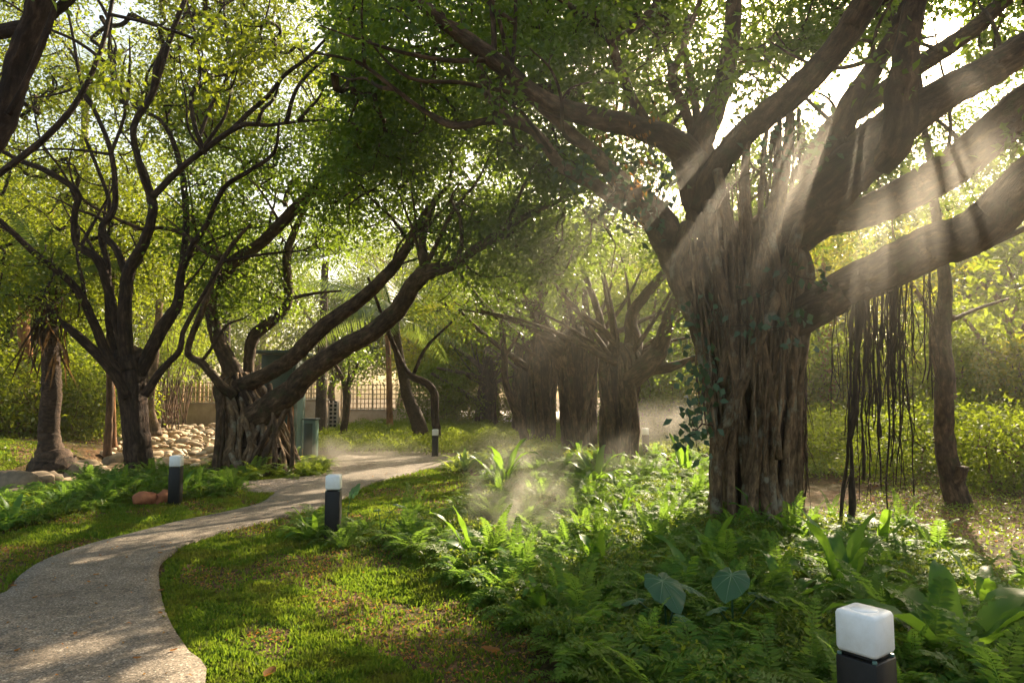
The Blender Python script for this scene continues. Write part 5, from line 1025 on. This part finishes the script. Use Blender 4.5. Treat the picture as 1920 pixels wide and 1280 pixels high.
def taro(label, px, py, leaf_list, seed):
    x, y = G(px, py); z = gzf(x, y); e = thing('taro_plant', label, 'plant', (x, y, z), 'taro plants'); r = np.random.default_rng(seed)
    for (dx, dy, h, s, az, tilt) in leaf_list:
        tip = np.array([dx, dy, h]); g = Geo(); g.add(*tube([(0, 0, 0), (dx * .35, dy * .35, h * .6), tip], [.008, .006, .004], 6, 5)); st = obj('stalk', g.mesh('stalk', smooth=True), M['taro'], e)
        # heart-shaped blade
        th = np.linspace(-np.pi, np.pi, 29); rad = s * (.62 + .38 * np.cos(th)) ** .55 * (1 - .55 * np.exp(-((np.abs(th) - np.pi) / .28) ** 2)) + s * .12 * np.exp(-((np.abs(th) - 2.5) / .35) ** 2); rad = rad + .25 * s * np.exp(-(th / .25) ** 2)
        u = np.stack([np.cos(th) * rad, np.sin(th) * rad * .82], -1); V = [np.zeros(3)]; 
        for f in (.5, 1.0):
            for (a, b), t_ in zip(u * f, th): V.append(np.array([a, b, .05 * s * math.sin(t_ * 9) * f - .18 * s * f * f + .1 * abs(b)]))
        V = np.array(V); ca, sa = math.cos(tilt), math.sin(tilt); V = np.stack([V[:, 0] * ca + V[:, 2] * sa, V[:, 1], -V[:, 0] * sa + V[:, 2] * ca], -1); c, s_ = math.cos(az), math.sin(az); V = np.stack([V[:, 0] * c - V[:, 1] * s_, V[:, 0] * s_ + V[:, 1] * c, V[:, 2]], -1) + tip
        m_ = len(th); Q = [(0, 1 + i, 2 + i, -10**9) for i in range(m_ - 1)] + [(1 + i, 1 + m_ + i, 2 + m_ + i, 2 + i) for i in range(m_ - 1)]
        gv = Geo()
        for i in range(2, m_ - 2, 3): gv.add(*tube([V[0], V[1 + i], V[1 + m_ + i] * .97 + V[0] * .03], [.0032, .0022, .001], 4, 1))
        g = Geo(); g.add(V, Q); lb = obj('leaf_blade', g.mesh('leaf_blade', smooth=True, attr=False), M['taro'], e); obj('leaf_rib', gv.mesh('leaf_rib', smooth=True), M['rib'], lb)
taro('taro plant with a broad grey-green ribbed leaf in the middle of the fern bed', 1250, 1200, [(-.02, 0, .36, .19, -1.2, .55), (.16, .1, .3, .12, 0, .4), (-.2, -.05, .26, .11, 2.6, .3), (.05, -.18, .2, .08, -.6, .4)], 1)
taro('taro plant with one veined leaf, right of the other grey-green taro', 1375, 1210, [(.0, 0, .42, .17, -2.1, .5), (-.12, -.1, .25, .11, 2.5, .4), (.18, .02, .3, .12, .3, .3)], 2)
taro('thin taro seedling with two leaves on long stalks on the lawn behind the bollard', 715, 1005, [(.17, .05, .33, .1, .4, .3), (-.05, .02, .28, .07, 2.2, .3)], 3)
taro('young taro with a single upright leaf right beside the path-side bollard', 650, 985, [(.06, 0, .38, .12, .9, -.9)], 4)

# climbing vine on the great banyan
r = np.random.default_rng(77); cx = U(1425, 985, 8.2)
e = thing('climbing_vine', 'blue-green leafy vine climbing over the trunk and left limbs of the great banyan', 'vine', (cx[0], cx[1], 0)); off = np.array([cx[0], cx[1], 0]); C = []
for (a, b, c, d_, dd, n) in ((1290, 1350, 560, 780, 7.3, 10), (1150, 1260, 300, 430, 7.4, 16), (1020, 1160, 270, 400, 7.9, 14), (1380, 1530, 480, 640, 7.1, 9), (1265, 1325, 760, 820, 7.2, 8), (1400, 1560, 190, 330, 7.3, 12), (1290, 1330, 640, 720, 7.2, 4)):
    C.append(UA(r.uniform(a, b, n), r.uniform(c, d_, n), dd + r.normal(0, .12, n)))
C = np.concatenate(C); g = Geo(); n = len(C) * 7; P = np.repeat(C, 7, 0) + r.normal(0, .1, (n, 3)); leaves(g, P, r.normal(0, .6, (n, 3)) + [0, -.3, -.5], r.normal(0, .5, (n, 3)) + [0, -1, .5], r.uniform(.08, .13, n), r.uniform(.05, .08, n), .2); obj('foliage', g.mesh('foliage', off, attr=False), M['leaf_vine'], e)
tw, _ = grow(np.array([U(1340, y, 7.45) for y in range(400, 980, 40)] + [U(x, 330 + (x - 1000) * .4, 7.9) for x in range(1020, 1300, 30)]), None, C, r, .004, .3, .012); obj('stem', tw.mesh('stem', off, smooth=True), M['bark_banyan'], e)
g = Geo(); C = zone_pts([(1110, 1230, 190, 330, 7.7, 8.2, 12), (1180, 1260, 280, 420, 7.5, 8, 10)], r); n = len(C) * 8; P = np.repeat(C, 8, 0) + r.normal(0, .08, (n, 3)); leaves(g, P, r.normal(0, .4, (n, 3)) + [0, 0, -1], r.normal(0, 1, (n, 3)), r.uniform(.06, .1, n), .035, .3); obj('withered_foliage', g.mesh('withered_foliage', off, attr=False), M['leaf_dry'], e)

# fallen leaves on path and lawn
for i, (px, py, lab) in enumerate([(140, 968, 'x')][:0] + [(300, 1044, 'dark curled leaf on the path bend'), (237, 1053, 'brown leaf lying mid path beside the bend'), (180, 1086, 'black leaf in the middle of the near path'), (166, 1100, 'small black leaf just below the middle one on the near path'), (65, 1130, 'tan leaf near the left path edge'), (25, 1107, 'orange leaf at the left edge of the path'), (198, 1108, 'tan leaf right of the black leaves on the path'), (302, 1116, 'orange leaf at the inner kerb of the path'), (300, 1160, 'pale brown leaf lower down the inner kerb'), (32, 1232, 'curled tan leaf low on the near path'), (256, 1247, 'yellow leaf near the bottom of the path'), (140, 1200, 'brown leaf in the centre of the near path'), (325, 1232, 'small yellow leaf close to the lower path edge'), (920, 1232, 'large pale leaf on the lawn at the bottom edge'), (505, 1276, 'large yellow leaf at the very bottom of the lawn'), (572, 1127, 'orange leaf on the lawn below the bollard'), (575, 1068, 'small orange leaf on the grass near the bollard')]):
    x, y = G(px, py); z = .04 if px < 335 else .035; g = Geo(); big = .12 if px in (920, 505) else .045; a = i * 1.9
    th = np.linspace(0, 1, 7); w = np.sin(np.pi * th) * .24; c = np.stack([th - .5, 0 * th, .12 * (2 * th - 1) ** 2], -1); V = np.concatenate([c + np.stack([0 * w, w, .12 + 0 * w], -1) * (w > .01)[:, None], c, c + np.stack([0 * w, -w, .12 + 0 * w], -1) * (w > .01)[:, None]]) * big * 1.1; k_ = np.arange(6); g.add(V, np.concatenate([np.stack([k_, k_ + 1, k_ + 8, k_ + 7], -1), np.stack([k_ + 7, k_ + 8, k_ + 15, k_ + 14], -1)]))
    o = obj('fallen_leaf', g.mesh('fallen_leaf', smooth=True, attr=False), M['leaf_dry'], None, (x, y, z)); o.rotation_euler = (0, 0, a); tag(o, lab, 'leaf', 'fallen leaves')

#@@MIST
# ------------------------------------------------------------------ mist
HAZE = True
def blobmesh(cx, cy, cz, sx, sy, sz):
    me = rock(1, sx, sy, sz, 0.0, 10); return me
if HAZE:
    m, nd, lk, p, out = mat('thin haze'); nd.remove(p); v = nd.new('ShaderNodeVolumePrincipled'); v.inputs['Density'].default_value = .0009; v.inputs['Color'].default_value = (1, .97, .9, 1); v.inputs['Anisotropy'].default_value = .55; lk.new(v.outputs[0], out.inputs['Volume'])
    g = Geo(); g.box((0, 25, 11), (130, 110, 24.5)); o = obj('haze', g.mesh('haze'), m, kind='stuff'); tag(o, 'thin warm haze hanging through the whole grove', 'haze')

def mist(name, label, c, size, dens, seed, nscale=1.0, lo=.42, hi=.75, jet=None, aniso=.6, col=(1, .94, .84)):
    m, nd, lk, p, out = mat(name + ' vapour'); nd.remove(p); v = nd.new('ShaderNodeVolumePrincipled'); v.inputs['Color'].default_value = (*col, 1); v.inputs['Anisotropy'].default_value = aniso
    tc = nd.new('ShaderNodeTexCoord'); ln = nd.new('ShaderNodeVectorMath'); ln.operation = 'LENGTH'; lk.new(tc.outputs['Object'], ln.inputs[0])
    mr = nd.new('ShaderNodeMapRange'); mr.interpolation_type = 'SMOOTHSTEP'; mr.inputs['From Min'].default_value = 1.0; mr.inputs['From Max'].default_value = .25; lk.new(ln.outputs['Value'], mr.inputs['Value'])
    geo = nd.new('ShaderNodeNewGeometry'); n1 = noise(nd, lk, geo.outputs['Position'], nscale, 4, .6); n1.inputs['Distortion'].default_value = .6
    m2 = nd.new('ShaderNodeMapRange'); m2.inputs['From Min'].default_value = lo; m2.inputs['From Max'].default_value = hi; lk.new(n1.outputs[0], m2.inputs['Value'])
    mu = nd.new('ShaderNodeMath'); mu.operation = 'MULTIPLY'; lk.new(mr.outputs[0], mu.inputs[0]); lk.new(m2.outputs[0], mu.inputs[1])
    mv = nd.new('ShaderNodeMath'); mv.operation = 'MULTIPLY'; mv.inputs[1].default_value = dens; lk.new(mu.outputs[0], mv.inputs[0]); lk.new(mv.outputs[0], v.inputs['Density']); lk.new(v.outputs[0], out.inputs['Volume'])
    me = rock(seed, 1, 1, 1, 0, 12)
    o = obj(name, me, m, None, c, 'stuff'); o.scale = size; tag(o, label, 'mist'); return o
mist('mist', 'warm mist drifting round the great banyan trunk, cut by sun shafts', tuple(U(1400, 400, 6.4)), (4.2, 1.9, 2.3), .10, 1, .5, .12, .7)
mist('mist', 'thin plume of mist rising from the fern bed left of the great banyan', tuple(U(970, 940, 6.9)), (.7, .6, .62), 1.5, 2, 2.2, .45, .75)
mist('mist', 'low bank of mist round the feet of the middle banyans', tuple(U(1020, 850, 12.5)), (2.4, 2.4, .7), .2, 3, 1.0, .44, .7)
mist('mist', 'wisp of mist blowing over the gravel beside the hedge', tuple(U(680, 850, 15.5)), (1.7, 1.5, .6), .8, 4, 1.1)
mist('mist', 'pale mist behind the twisted banyan around the distant bollard', tuple(U(1250, 800, 16.5)), (1.8, 2.2, .8), .2, 5, .9, .4, .7)
